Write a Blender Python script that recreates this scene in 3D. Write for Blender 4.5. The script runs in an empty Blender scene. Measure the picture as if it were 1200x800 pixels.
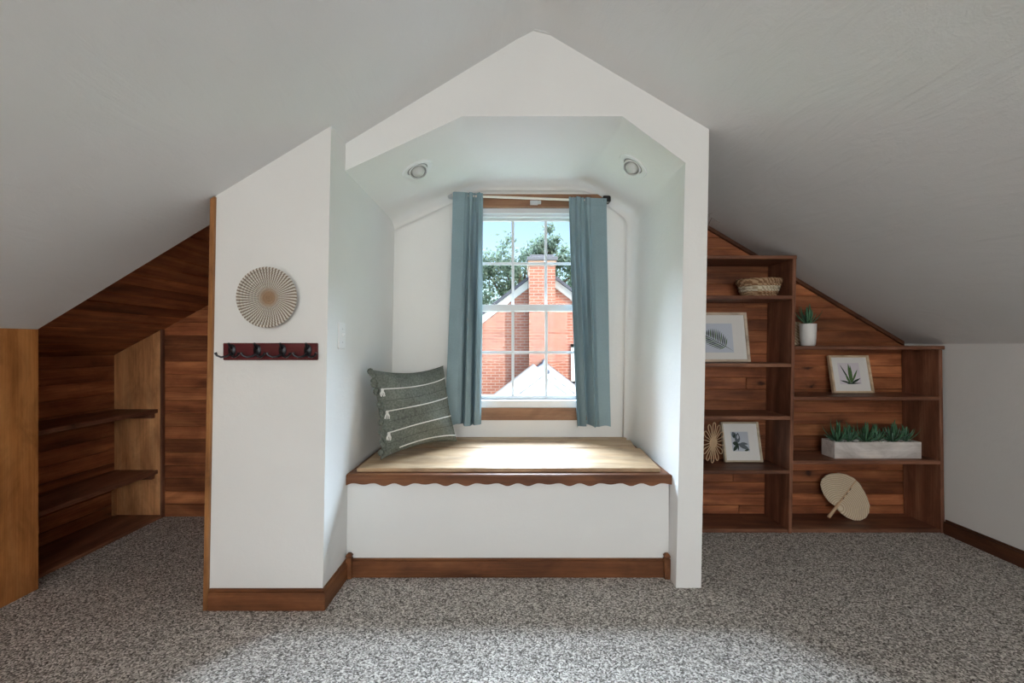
import bpy, bmesh, math, random
from mathutils import Vector, Matrix
random.seed(7)
S = bpy.context.scene
COL = S.collection
PI = math.pi

# ------------------------------------------------------------------ camera
EYE = 1.10          # camera height
F = 533.0           # focal length in pixels of the 1200 px wide frame
HY = 404.0          # horizon row
cam = bpy.data.cameras.new('camera')
cam.sensor_width = 36.0
cam.lens = 36.0 * F / 1200.0
cam.shift_y = (HY - 400.0) / 1200.0
cam.clip_start = 0.02
cam.clip_end = 300
camo = bpy.data.objects.new('camera', cam)
COL.objects.link(camo)
camo.location = (0, 0, EYE)
camo.rotation_euler = (PI / 2, 0, 0)
S.camera = camo

# ------------------------------------------------------------------ view + sky + lights
S.view_settings.view_transform = 'Standard'
S.view_settings.look = 'None'
S.view_settings.gamma = 1.0
S.view_settings.use_curve_mapping = False
S.view_settings.exposure = 0.2
S.cycles.use_denoising = True
S.cycles.max_bounces = 10
S.cycles.diffuse_bounces = 6
S.cycles.transparent_max_bounces = 16

world = bpy.data.worlds.new('sky')
S.world = world
world.use_nodes = True
wn = world.node_tree
wn.nodes.clear()
wo = wn.nodes.new('ShaderNodeOutputWorld')
wb = wn.nodes.new('ShaderNodeBackground')
ws = wn.nodes.new('ShaderNodeTexSky')
ws.sky_type = 'NISHITA'
ws.sun_disc = False
ws.sun_elevation = math.radians(40)
ws.sun_rotation = math.radians(130)
ws.air_density = 1.0
ws.dust_density = 2.5
ws.ozone_density = 1.5
wb.inputs['Strength'].default_value = 0.32
wn.links.new(ws.outputs[0], wb.inputs[0])
wn.links.new(wb.outputs[0], wo.inputs[0])

def lamp(name, kind, loc, target, energy, color, **kw):
    d = bpy.data.lights.new(name, kind)
    d.energy = energy
    d.color = color
    for k, v in kw.items():
        setattr(d, k, v)
    o = bpy.data.objects.new(name, d)
    COL.objects.link(o)
    o.location = loc
    o.rotation_euler = (Vector(target) - Vector(loc)).to_track_quat('-Z', 'Y').to_euler()
    return o

_az, _el = math.radians(50), math.radians(40)
lamp('sun_offscreen', 'SUN', (6, -6, 12),
     (6 - math.sin(_az) * math.cos(_el), -6 + math.cos(_az) * math.cos(_el), 12 - math.sin(_el)),
     4.6, (1.0, 0.94, 0.86), angle=math.radians(0.6))
# area lamp added to strengthen daylight from the open sky beyond the neighbour's house
lamp('sky_beyond_window_offscreen', 'AREA', (0.12, 45.0, 36.8), (0.12, 3.0, 1.35), 560000, (0.70, 0.84, 1.0),
     shape='RECTANGLE', size=80.0, size_y=28.0)
# area lamps lighting the room from behind, just outside two added rear windows
for _n, _x in (('window_rear_left_offscreen', -0.675), ('window_rear_right_offscreen', 0.895)):
    lamp(_n, 'AREA', (_x, -3.36, 1.35), (_x, 0.0, 1.35), 48, (1.0, 0.985, 0.96),
         shape='RECTANGLE', size=1.15, size_y=1.3)

# ------------------------------------------------------------------ materials
def mat(name, color=(0.8, 0.8, 0.8), rough=0.6, spec=0.3, metal=0.0):
    m = bpy.data.materials.new(name)
    m.use_nodes = True
    b = m.node_tree.nodes['Principled BSDF']
    b.inputs['Base Color'].default_value = (*color, 1)
    b.inputs['Roughness'].default_value = rough
    b.inputs['Specular IOR Level'].default_value = spec
    b.inputs['Metallic'].default_value = metal
    return m

class N:
    """little node-graph helper"""
    def __init__(s, m):
        s.m = m; s.t = m.node_tree; s.b = s.t.nodes['Principled BSDF']
    def new(s, typ, **kw):
        n = s.t.nodes.new(typ)
        for k, v in kw.items():
            setattr(n, k, v)
        return n
    def link(s, a, b): s.t.links.new(a, b)
    def coord(s, out='Object'): return s.new('ShaderNodeTexCoord').outputs[out]
    def rnd(s): return s.new('ShaderNodeObjectInfo').outputs['Random']
    def mapping(s, v, scale=(1, 1, 1), rot=(0, 0, 0), loc=(0, 0, 0)):
        n = s.new('ShaderNodeMapping')
        n.inputs['Scale'].default_value = scale
        n.inputs['Rotation'].default_value = rot
        n.inputs['Location'].default_value = loc
        s.link(v, n.inputs['Vector']); return n.outputs[0]
    def noise(s, v, scale, detail=4, rough=0.55, dist=0.0, out=0):
        n = s.new('ShaderNodeTexNoise')
        n.inputs['Scale'].default_value = scale
        n.inputs['Detail'].default_value = detail
        n.inputs['Roughness'].default_value = rough
        n.inputs['Distortion'].default_value = dist
        s.link(v, n.inputs['Vector']); return n.outputs[out]
    def ramp(s, v, stops, interp='LINEAR'):
        n = s.new('ShaderNodeValToRGB')
        r = n.color_ramp; r.interpolation = interp
        while len(r.elements) < len(stops): r.elements.new(0.5)
        for e, (p, c) in zip(r.elements, stops):
            e.position = p; e.color = (*c, 1) if len(c) == 3 else c
        s.link(v, n.inputs[0]); return n.outputs[0]
    def math(s, op, a, b=None, c=None):
        n = s.new('ShaderNodeMath', operation=op)
        for i, x in enumerate((a, b, c)):
            if x is None: continue
            if isinstance(x, (int, float)): n.inputs[i].default_value = x
            else: s.link(x, n.inputs[i])
        return n.outputs[0]
    def vmath(s, op, a, b=None):
        n = s.new('ShaderNodeVectorMath', operation=op)
        for i, x in enumerate((a, b)):
            if x is None: continue
            if isinstance(x, tuple): n.inputs[i].default_value = x
            else: s.link(x, n.inputs[i])
        return n
    def mix(s, f, a, b, mode='MIX'):
        n = s.new('ShaderNodeMix', data_type='RGBA', blend_type=mode)
        for sock, x in ((n.inputs[0], f), (n.inputs[6], a), (n.inputs[7], b)):
            if isinstance(x, (int, float)): sock.default_value = x
            elif isinstance(x, tuple): sock.default_value = (*x, 1)
            else: s.link(x, sock)
        return n.outputs[2]
    def bump(s, h, strength=0.3, dist=0.01):
        n = s.new('ShaderNodeBump')
        n.inputs['Strength'].default_value = strength
        n.inputs['Distance'].default_value = dist
        s.link(h, n.inputs['Height'])
        s.link(n.outputs[0], s.b.inputs['Normal'])
    def color(s, c): s.link(c, s.b.inputs['Base Color'])

def smooth01(n, v, lo, hi):
    x = n.new('ShaderNodeMapRange', interpolation_type='SMOOTHSTEP')
    x.inputs['From Min'].default_value = lo
    x.inputs['From Max'].default_value = hi
    n.link(v, x.inputs['Value'])
    return x.outputs[0]

def wood(name, dark, mid, light, axis='x', var=0.35, knots=0.5, rough=0.5, grain=1.0, spec=0.35, flat=None):
    """stained board; the grain runs along the given local axis"""
    m = mat(name, mid, rough, spec)
    n = N(m)
    r = n.rnd()
    off = n.new('ShaderNodeCombineXYZ')
    n.link(n.math('MULTIPLY', r, 31.7), off.inputs[0])
    n.link(n.math('MULTIPLY', r, 57.3), off.inputs[1])
    n.link(n.math('MULTIPLY', r, 83.1), off.inputs[2])
    v = n.vmath('ADD', n.coord(), off.outputs[0]).outputs[0]
    ai = 'xyz'.index(axis)
    def st(k):
        a = [1.0, 1.0, 1.0]; a[ai] = k; return tuple(a)
    broad = n.noise(n.mapping(v, st(0.22)), 6.0 * grain, 6, 0.6, 0.8)
    fine = n.noise(n.mapping(v, st(0.030)), 120.0 * grain, 4, 0.65)
    rings = n.new('ShaderNodeTexWave', wave_type='BANDS', bands_direction='DIAGONAL')
    rings.inputs['Scale'].default_value = 6.0 * grain
    rings.inputs['Distortion'].default_value = 7.0
    rings.inputs['Detail'].default_value = 2.5
    rings.inputs['Detail Scale'].default_value = 0.8
    n.link(n.mapping(v, st(0.10)), rings.inputs['Vector'])
    g = n.math('ADD', n.math('MULTIPLY', broad, 0.52),
               n.math('ADD', n.math('MULTIPLY', fine, 0.38), n.math('MULTIPLY', rings.outputs['Fac'], 0.10)))
    c = n.ramp(g, [(0.27, dark), (0.50, mid), (0.73, light)])
    # board-to-board tone
    tone = n.math('ADD', 1.0 - var * 0.5, n.math('MULTIPLY', r, var))
    tn = n.new('ShaderNodeCombineXYZ')
    n.link(tone, tn.inputs[0]); n.link(tone, tn.inputs[1]); n.link(tone, tn.inputs[2])
    c = n.mix(1.0, c, tn.outputs[0], 'MULTIPLY')
    bl = n.noise(n.mapping(v, st(0.5)), 7.0, 4, 0.65, 0.6)
    c = n.mix(0.75, c, n.ramp(bl, [(0.32, (0.50, 0.46, 0.44)), (0.55, (1.0, 1.0, 1.0)), (0.75, (1.22, 1.2, 1.15))]), 'MULTIPLY')
    if knots > 0:
        vo = n.new('ShaderNodeTexVoronoi')
        vo.inputs['Scale'].default_value = 6.5
        wob = n.noise(v, 14.0, 2, 0.5, out=1)
        kk = [1.0, 1.0, 1.0]; kk[ai] = 0.55
        if flat: kk['xyz'.index(flat)] = 0.0
        vv = n.vmath('ADD', n.mapping(v, tuple(kk)), n.vmath('MULTIPLY', wob, (0.06, 0.06, 0.06)).outputs[0]).outputs[0]
        n.link(vv, vo.inputs['Vector'])
        sp = n.new('ShaderNodeSeparateColor')
        n.link(vo.outputs['Color'], sp.inputs[0])
        pick = n.math('GREATER_THAN', sp.outputs[0], 1.0 - knots)
        core = n.math('SUBTRACT', 1.0, smooth01(n, vo.outputs['Distance'], 0.03, 0.12))
        halo = n.math('SUBTRACT', 1.0, smooth01(n, vo.outputs['Distance'], 0.06, 0.30))
        k = n.math('MULTIPLY', pick, n.math('ADD', n.math('MULTIPLY', core, 0.6), n.math('MULTIPLY', halo, 0.32)))
        c = n.mix(k, c, tuple(x * 0.30 for x in dark))
    n.color(c)
    n.bump(g, 0.25, 0.004)
    return m

def plaster(name, color, s1=3.0, strength=0.25, dist=0.02, brush=None):
    m = mat(name, color, 0.75, 0.25)
    n = N(m)
    v = n.coord()
    a = n.noise(v, s1, 4, 0.5, 0.4)
    if brush:
        b = n.noise(n.mapping(v, brush, (0.3, 0.1, 0.35)), 8.0, 5, 0.62, 1.6)
    else:
        b = n.noise(v, 30.0, 3, 0.6)
    h = n.math('ADD', n.math('MULTIPLY', a, 0.6), n.math('MULTIPLY', b, 0.4))
    fine = n.noise(v, 160, 2, 0.5)
    h = n.math('ADD', h, n.math('MULTIPLY', fine, 0.04))
    c2 = n.noise(v, 2.2, 4, 0.55)
    n.color(n.ramp(c2, [(0.3, tuple(x * 0.965 for x in color)), (0.7, color)]))
    n.bump(h, strength, dist)
    return m

M = {}
M['wall'] = plaster('white_wall_paint', (0.80, 0.80, 0.79), 2.5, 0.18, 0.015)
M['ceil'] = plaster('trowelled_white_ceiling', (0.78, 0.785, 0.785), 1.4, 0.30, 0.045, brush=(0.9, 0.25, 1.0))
M['niche'] = plaster('white_niche_paint', (0.84, 0.84, 0.83), 2.0, 0.22, 0.02)
M['trimwhite'] = mat('white_gloss_paint', (0.82, 0.83, 0.84), 0.35, 0.4)
M['vinyl'] = mat('white_vinyl_sash', (0.70, 0.72, 0.74), 0.35, 0.4)
RD, RM, RL = (0.085, 0.022, 0.010), (0.32, 0.105, 0.043), (0.58, 0.235, 0.095)
M['plank_x'] = wood('red_brown_plank_along_x', RD, RM, RL, 'x', 0.75, 0.40, flat='y')
M['plank_y'] = wood('red_brown_plank_along_y', RD, RM, RL, 'y', 0.6, 0.36, flat='x')
DD, DM, DL = (0.060, 0.022, 0.013), (0.20, 0.080, 0.045), (0.38, 0.185, 0.108)
M['shelf_x'] = wood('dark_stained_shelf_along_x', DD, DM, DL, 'x', 0.3, 0.35, flat='z')
M['shelf_y'] = wood('dark_stained_shelf_along_y', DD, DM, DL, 'y', 0.3, 0.30, flat='z')
M['shelf_z'] = wood('dark_stained_upright', DD, DM, DL, 'z', 0.3, 0.75, flat='x')
M['orange_z'] = wood('orange_pine_board', (0.26, 0.085, 0.022), (0.47, 0.185, 0.055), (0.62, 0.29, 0.10), 'z', 0.15, 0.35, flat='x')
M['trim_z'] = wood('brown_pine_strip', (0.17, 0.065, 0.022), (0.34, 0.150, 0.052), (0.46, 0.225, 0.09), 'z', 0.1, 0.0)
M['tan_z'] = wood('tan_raw_pine_board', (0.26, 0.105, 0.042), (0.58, 0.27, 0.115), (0.76, 0.43, 0.21), 'z', 0.1, 0.4, flat='y')
BD, BM, BL = (0.065, 0.021, 0.008), (0.175, 0.064, 0.024), (0.31, 0.130, 0.052)
M['base_x'] = wood('walnut_baseboard_along_x', BD, BM, BL, 'x', 0.15, 0.15, flat='y')
M['base_y'] = wood('walnut_baseboard_along_y', BD, BM, BL, 'y', 0.15, 0.15)
M['base_dark_y'] = wood('dark_baseboard_along_y', DD, (0.10, 0.036, 0.017), (0.18, 0.07, 0.03), 'y', 0.1, 0.1)
M['dark_strip_x'] = wood('dark_stained_strip', DD, (0.10, 0.036, 0.017), (0.18, 0.07, 0.03), 'x', 0.1, 0.0)
M['casing_x'] = wood('window_casing_wood', (0.17, 0.080, 0.040), (0.30, 0.152, 0.082), (0.42, 0.235, 0.135), 'x', 0.2, 0.2, flat='y')
M['pine_x'] = wood('pale_pine_lid', (0.34, 0.19, 0.095), (0.50, 0.34, 0.205), (0.60, 0.46, 0.31), 'x', 0.12, 0.40, 0.45, flat='z')
M['black_metal'] = mat('black_metal', (0.02, 0.02, 0.025), 0.35, 0.5, 0.6)
M['steel'] = mat('brushed_steel', (0.55, 0.56, 0.58), 0.35, 0.5, 0.9)
M['rod'] = mat('cream_rod_enamel', (0.78, 0.74, 0.66), 0.4, 0.4)
M['bulb'] = mat('frosted_bulb_glass', (0.60, 0.61, 0.60), 0.3, 0.5)
M['dark_gap'] = mat('grey_lamp_baffle', (0.32, 0.32, 0.32), 0.7, 0.2)  # grey stands in for the shade inside the lamp recess
M['ceramic'] = mat('white_ceramic', (0.82, 0.81, 0.80), 0.4, 0.4)
M['mat_board'] = mat('white_mat_board', (0.80, 0.785, 0.77), 0.85, 0.1)
M['twig'] = mat('dry_twig', (0.12, 0.08, 0.06), 0.8, 0.1)
M['rattan'] = mat('pale_rattan', (0.66, 0.46, 0.29), 0.6, 0.2)

def carpet_mat():
    m = mat('speckled_loop_carpet', (0.3, 0.28, 0.27), 0.95, 0.05)
    n = N(m)
    v = n.coord()
    vo = n.new('ShaderNodeTexVoronoi')
    vo.inputs['Scale'].default_value = 195.0
    n.link(v, vo.inputs['Vector'])
    sp = n.new('ShaderNodeSeparateColor')
    n.link(vo.outputs['Color'], sp.inputs[0])
    big = n.noise(v, 60.0, 3, 0.6)
    k = n.math('ADD', n.math('MULTIPLY', sp.outputs[0], 0.72), n.math('MULTIPLY', big, 0.28))
    c = n.ramp(k, [(0.10, (0.075, 0.066, 0.060)), (0.38, (0.29, 0.262, 0.240)),
                   (0.62, (0.55, 0.508, 0.472)), (0.90, (0.90, 0.86, 0.81))])
    n.color(c)
    inv = n.math('SUBTRACT', 1.0, vo.outputs['Distance'])
    n.bump(n.math('ADD', inv, n.math('MULTIPLY', big, 0.5)), 0.55, 0.006)
    return m
M['carpet'] = carpet_mat()

def fabric(name, color, scale, trans=0.0, rough=0.9, vary=0.15, strength=0.3):
    m = mat(name, color, rough, 0.1)
    n = N(m)
    v = n.coord()
    a = n.noise(v, scale, 3, 0.6)
    big = n.noise(v, 6.0, 3, 0.5)
    k = n.math('ADD', n.math('MULTIPLY', a, 0.6), n.math('MULTIPLY', big, 0.4))
    c = n.ramp(k, [(0.3, tuple(x * (1 - vary) for x in color)), (0.7, tuple(min(1, x * (1 + vary)) for x in color))])
    n.color(c)
    n.bump(a, strength, 0.002)
    if trans:
        tr = n.new('ShaderNodeBsdfTranslucent')
        n.link(c, tr.inputs['Color'])
        mx = n.new('ShaderNodeMixShader')
        mx.inputs[0].default_value = trans
        n.link(n.b.outputs[0], mx.inputs[1]); n.link(tr.outputs[0], mx.inputs[2])
        out = n.t.nodes['Material Output']
        n.link(mx.outputs[0], out.inputs['Surface'])
    return m
M['curtain'] = fabric('dusty_blue_curtain_cloth', (0.29, 0.395, 0.44), 320, 0.14)
M['pillow'] = fabric('grey_green_knit', (0.150, 0.162, 0.140), 110, 0.0, 0.95, 0.55, 1.0)
M['cord'] = fabric('off_white_cotton_cord', (0.70, 0.69, 0.66), 300)
M['pillow_seam'] = fabric('dark_knit_seam', (0.07, 0.075, 0.065), 200)

def glass_mat():
    m = bpy.data.materials.new('clear_window_glass'); m.use_nodes = True
    t = m.node_tree; t.nodes.clear()
    o = t.nodes.new('ShaderNodeOutputMaterial'); mx = t.nodes.new('ShaderNodeMixShader')
    tr = t.nodes.new('ShaderNodeBsdfTransparent'); gl = t.nodes.new('ShaderNodeBsdfGlossy')
    lw = t.nodes.new('ShaderNodeLayerWeight'); lw.inputs['Blend'].default_value = 0.5
    pw = t.nodes.new('ShaderNodeMath'); pw.operation = 'POWER'; pw.inputs[1].default_value = 5.0
    t.links.new(lw.outputs['Facing'], pw.inputs[0])
    fr = t.nodes.new('ShaderNodeMath'); fr.operation = 'MULTIPLY_ADD'; fr.inputs[1].default_value = 0.6; fr.inputs[2].default_value = 0.004
    t.links.new(pw.outputs[0], fr.inputs[0])
    gl.inputs['Roughness'].default_value = 0.02
    tr.inputs['Color'].default_value = (0.97, 0.985, 0.98, 1)
    t.links.new(fr.outputs[0], mx.inputs[0]); t.links.new(tr.outputs[0], mx.inputs[1])
    t.links.new(gl.outputs[0], mx.inputs[2]); t.links.new(mx.outputs[0], o.inputs[0])
    return m
M['glass'] = glass_mat()

def brick_mat():
    m = mat('red_brick', (0.42, 0.17, 0.11), 0.9, 0.1)
    n = N(m)
    v = n.coord()
    v = n.mapping(v, (1, 1, 1), (PI / 2, 0, 0))
    b = n.new('ShaderNodeTexBrick')
    b.inputs['Color1'].default_value = (0.45, 0.187, 0.128, 1)
    b.inputs['Color2'].default_value = (0.335, 0.125, 0.090, 1)
    b.inputs['Mortar'].default_value = (0.48, 0.38, 0.33, 1)
    b.inputs['Scale'].default_value = 1.0
    b.inputs['Mortar Size'].default_value = 0.008
    b.inputs['Brick Width'].default_value = 0.20
    b.inputs['Row Height'].default_value = 0.067
    n.link(v, b.inputs['Vector'])
    k = n.noise(n.coord(), 2.0, 3)
    n.color(n.mix(0.25, b.outputs['Color'], n.ramp(k, [(0.3, (0.22, 0.082, 0.065)), (0.7, (0.49, 0.235, 0.17))])))
    return m
M['brick'] = brick_mat()
M['roofshingle'] = fabric('grey_asphalt_shingle', (0.20, 0.203, 0.228), 60, 0, 0.9, 0.3)
M['darkshingle'] = fabric('dark_asphalt_shingle', (0.10, 0.105, 0.13), 60, 0, 0.9, 0.3)
M['siding'] = mat('white_siding', (0.62, 0.62, 0.60), 0.6, 0.2)
M['crown'] = mat('weathered_chimney_crown', (0.16, 0.165, 0.19), 0.8, 0.2)
M['limestone'] = mat('pale_brick_band', (0.49, 0.31, 0.235), 0.9, 0.1)
M['darkpane'] = mat('dark_far_window_pane', (0.03, 0.04, 0.05), 0.1, 0.6)
M['shutter'] = mat('slate_shutter', (0.08, 0.10, 0.13), 0.6, 0.2)
M['bark'] = mat('tree_bark', (0.10, 0.075, 0.055), 0.9, 0.1)
M['lawn'] = fabric('lawn_grass', (0.08, 0.15, 0.04), 30, 0, 1.0, 0.4)
M['foliage'] = fabric('grey_green_tree_leaves', (0.12, 0.16, 0.12), 3.0, 0.3, 0.8, 0.5)

# ------------------------------------------------------------------ mesh helpers
class MB:
    def __init__(s): s.v = []; s.f = []; s.mi = []
    def add(s, verts, faces, mi=0):
        k = len(s.v); s.v += [tuple(p) for p in verts]
        s.f += [tuple(i + k for i in f) for f in faces]; s.mi += [mi] * len(faces); return s
    def box(s, x0, x1, y0, y1, z0, z1, mi=0):
        vs = [(x, y, z) for z in (z0, z1) for y in (y0, y1) for x in (x0, x1)]
        return s.add(vs, [(0, 2, 3, 1), (4, 5, 7, 6), (0, 1, 5, 4), (2, 6, 7, 3), (0, 4, 6, 2), (1, 3, 7, 5)], mi)
    def hexa(s, q0, q1, mi=0):
        """two quads (lists of 4 points in the same turn) joined into a block"""
        return s.add(list(q0) + list(q1), [(3, 2, 1, 0), (4, 5, 6, 7), (0, 1, 5, 4), (1, 2, 6, 5), (2, 3, 7, 6), (3, 0, 4, 7)], mi)
    def prism(s, poly, d, mi=0):
        """polygon (list of 3D points) swept by vector d"""
        n = len(poly); d = Vector(d)
        vs = [Vector(p) for p in poly] + [Vector(p) + d for p in poly]
        fs = [tuple(range(n))[::-1], tuple(range(n, 2 * n))] + [(i, (i + 1) % n, n + (i + 1) % n, n + i) for i in range(n)]
        return s.add(vs, fs, mi)
    def tube(s, pts, r, seg=8, closed=False, mi=0):
        pts = [Vector(p) for p in pts]; n = len(pts)
        rr = r if isinstance(r, (list, tuple)) else [r] * n
        rings = []; up = None
        for i, p in enumerate(pts):
            a = pts[(i - 1) % n] if (closed or i > 0) else p
            b = pts[(i + 1) % n] if (closed or i < n - 1) else p
            t = (b - a).normalized() if (b - a).length > 1e-9 else Vector((0, 0, 1))
            if up is None:
                up = t.orthogonal().normalized()
            up = (up - t * up.dot(t))
            up = up.normalized() if up.length > 1e-6 else t.orthogonal().normalized()
            w = t.cross(up)
            rings.append([p + (up * math.cos(2 * PI * k / seg) + w * math.sin(2 * PI * k / seg)) * rr[i] for k in range(seg)])
        vs = [q for r_ in rings for q in r_]; fs = []
        for i in range(n if closed else n - 1):
            j = (i + 1) % n
            for k in range(seg):
                l = (k + 1) % seg
                fs.append((i * seg + k, i * seg + l, j * seg + l, j * seg + k))
        if not closed:
            fs.append(tuple(range(seg))[::-1]); fs.append(tuple(range((n - 1) * seg, n * seg)))
        return s.add(vs, fs, mi)
    def lathe(s, prof, seg=24, mat4=None, mi=0, close=False):
        """profile of (r, z) turned about local z; mat4 places it"""
        vs = []; n = len(prof)
        for r, z in prof:
            for k in range(seg):
                a = 2 * PI * k / seg
                p = Vector((r * math.cos(a), r * math.sin(a), z))
                vs.append(mat4 @ p if mat4 else p)
        fs = []
        for i in range(n if close else n - 1):
            j = (i + 1) % n
            for k in range(seg):
                l = (k + 1) % seg
                fs.append((i * seg + k, i * seg + l, j * seg + l, j * seg + k))
        if not close:
            if prof[0][0] > 1e-6: fs.append(tuple(range(seg))[::-1])
            if prof[-1][0] > 1e-6: fs.append(tuple(range((n - 1) * seg, n * seg)))
        return s.add(vs, fs, mi)
    def grid(s, fn, nu, nv, mi=0):
        vs = [fn(i / nu, j / nv) for j in range(nv + 1) for i in range(nu + 1)]
        fs = [(j * (nu + 1) + i, j * (nu + 1) + i + 1, (j + 1) * (nu + 1) + i + 1, (j + 1) * (nu + 1) + i) for j in range(nv) for i in range(nu)]
        return s.add(vs, fs, mi)
    def build(s, name, material, parent=None, smooth=False, bevel=0.0, sharp=40, origin=None, weld=False):
        me = bpy.data.meshes.new(name)
        V = [Vector(p) for p in s.v]
        lo = Vector([min(p[i] for p in V) for i in range(3)]); hi = Vector([max(p[i] for p in V) for i in range(3)])
        org = Vector(origin) if origin else Vector(((lo.x + hi.x) / 2, (lo.y + hi.y) / 2, lo.z))
        me.from_pydata([p - org for p in V], [], s.f)
        mats = material if isinstance(material, (list, tuple)) else [material]
        for m in mats: me.materials.append(M[m] if isinstance(m, str) else m)
        if len(mats) > 1: me.polygons.foreach_set('material_index', s.mi)
        bm = bmesh.new(); bm.from_mesh(me)
        if weld: bmesh.ops.remove_doubles(bm, verts=bm.verts, dist=1e-5)
        bmesh.ops.recalc_face_normals(bm, faces=bm.faces)
        if bevel: bmesh.ops.bevel(bm, geom=list(bm.edges), offset=bevel, segments=1, affect='EDGES', clamp_overlap=True)
        bm.to_mesh(me); bm.free()
        if smooth:
            me.polygons.foreach_set('use_smooth', [True] * len(me.polygons))
            me.set_sharp_from_angle(angle=math.radians(sharp))
        o = bpy.data.objects.new(name, me)
        COL.objects.link(o)
        place(o, org, parent)
        return o

def world_loc(o):
    l = Vector(o.location)
    p = o.parent
    while p is not None:
        l += Vector(p.location); p = p.parent
    return l
def place(o, org, parent):
    if parent is not None:
        o.parent = parent
        o.location = Vector(org) - world_loc(parent)
    else:
        o.location = org

def tag(o, label, cat, group=None):
    o['label'] = label; o['category'] = cat
    if group: o['group'] = group
    return o
def struct(o, label=None):
    o['kind'] = 'structure'
    if label: o['label'] = label
    return o
def empty(name, loc):
    o = bpy.data.objects.new(name, None); COL.objects.link(o); o.location = loc
    o.empty_display_size = 0.05
    return o
def B(*a): return MB().box(*a)
def P(px, py, D):
    return Vector(((px - 600) * D / F, D, EYE - (py - HY) * D / F))

# ------------------------------------------------------------------ the room's main lines
RX, RZ = 0.112, 2.538            # ridge
TL, TR = 0.608, 0.592            # roof pitch left and right
KL, KR = -2.135, 2.53            # knee walls
YB = 2.93                        # end wall with the dormer window
YR = -3.20                       # opposite end of the attic
YG = 2.06                        # face of the dormer
def zc(x): return RZ - (TL * (RX - x) if x < RX else TR * (x - RX))
def lean(x, z): return x + 0.018 * (z - EYE)
XNL, XNR, XPO = -0.770, 0.762, 0.876   # niche walls and outer face of the right dormer wall
XBL = -1.244                           # left face of the boxed wall
WZ = lambda x: 1.353 + 0.54 * (x + 1.95)   # boarded ceiling of the left alcove

# floor
struct(B(-2.75, 2.75, YR, 3.0, -0.12, 0.0).build('floor', 'carpet'), 'grey and beige speckled loop-pile carpet')

# ceiling: two trowelled slopes, the left one cut off at the alcove
mb = MB()
T = 0.03
def slope(x0, x1, y0, y1, ny=24, nx=16):
    def zz(x):
        r = 0.05                                # softly rounded ridge
        d = x - RX
        if abs(d) < r:
            t = (TL + TR) / 2
            return RZ - t * (r * r + d * d) / (2 * r)
        return zc(x)
    mb.grid(lambda u, v: (x0 + (x1 - x0) * u, y0 + (y1 - y0) * v, zz(x0 + (x1 - x0) * u)), nx, ny)
    mb.grid(lambda u, v: (x0 + (x1 - x0) * u, y0 + (y1 - y0) * v, zz(x0 + (x1 - x0) * u) + T), nx, ny)
    for (ya) in (y0, y1):
        mb.grid(lambda u, v: (x0 + (x1 - x0) * u, ya, zz(x0 + (x1 - x0) * u) + T * v), nx, 1)
    for xa in (x0, x1):
        mb.grid(lambda u, v: (xa, y0 + (y1 - y0) * u, zz(xa) + T * v), ny, 1)
slope(KL - 0.02, -1.0, YR, 2.05)
slope(-1.0, 1.0, YR, 2.05, 24, 40)
slope(-1.26, 1.0, 2.05, 2.95, 6, 30)
slope(1.0, KR + 0.03, YR, 2.95)
struct(mb.build('ceiling', 'ceil', smooth=True, weld=True), 'white trowelled ceiling sloping down both sides of the ridge')

# unseen outer roof, added to stop light leaking in
mb = MB()
for (xa, xb, t) in ((-3.3, RX, TL), (RX, 3.3, TR)):
    za = RZ - t * abs(RX - xa) + 0.32; zb = RZ - t * abs(RX - xb) + 0.32
    mb.prism([(xa, YR - 0.3, za), (xb, YR - 0.3, zb), (xb, YR - 0.3, zb + 0.08), (xa, YR - 0.3, za + 0.08)], (0, 6.75, 0))
struct(mb.build('roof', 'darkshingle'), 'outer roof over the attic')

# end wall with window opening
WX0, WX1, WZ0, WZ1 = -0.262, 0.492, 0.70, 1.985
mb = MB()
y0, y1 = YB, YB + 0.14
mb.box(-2.9, WX0, y0, y1, -0.2, 2.0); mb.box(WX1, 2.9, y0, y1, -0.2, 2.0)
mb.box(WX0, WX1, y0, y1, -0.2, WZ0); mb.box(WX0, WX1, y0, y1, WZ1, 2.0)
mb.prism([(-2.9, y0, 2.0), (2.9, y0, 2.0), (1.4, y0, 2.9), (-1.2, y0, 2.9)], (0, 0.14, 0))
wall_back = struct(mb.build('wall_back', 'niche'), 'white end wall around the dormer window')

# knee walls and rear wall
wall_right = struct(B(KR, KR + 0.10, YR, YB, -0.05, zc(KR) + 0.02).build('wall_right', 'wall'), 'low white knee wall beside the bookcase')
mb = MB()
mb.box(KL - 0.10, KL - 0.02, YR, 2.03, -0.05, 1.185)
mb.box(-2.56, KL - 0.02, 2.00, 2.03, -0.05, 1.12)
mb.box(-2.66, -2.55, 2.0, YB, -0.05, 1.10)
wall_left = struct(mb.build('wall_left', 'shelf_z'), 'low boarded knee wall')
mb = MB()
GW = [(-1.25, -0.10), (0.32, 1.47)]  # unseen windows, added so light can enter from behind the camera
mb.box(-2.9, GW[0][0], YR - 0.12, YR, -0.1, 2.0); mb.box(GW[0][1], GW[1][0], YR - 0.12, YR, -0.1, 2.0)
mb.box(GW[1][1], 2.9, YR - 0.12, YR, -0.1, 2.0); mb.box(-2.9, 2.9, YR - 0.12, YR, 2.0, 2.9)
for a, b in GW: mb.box(a, b, YR - 0.12, YR, -0.1, 0.70)
struct(mb.build('wall_rear', 'wall'), 'white wall at the opposite end of the attic')
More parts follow.
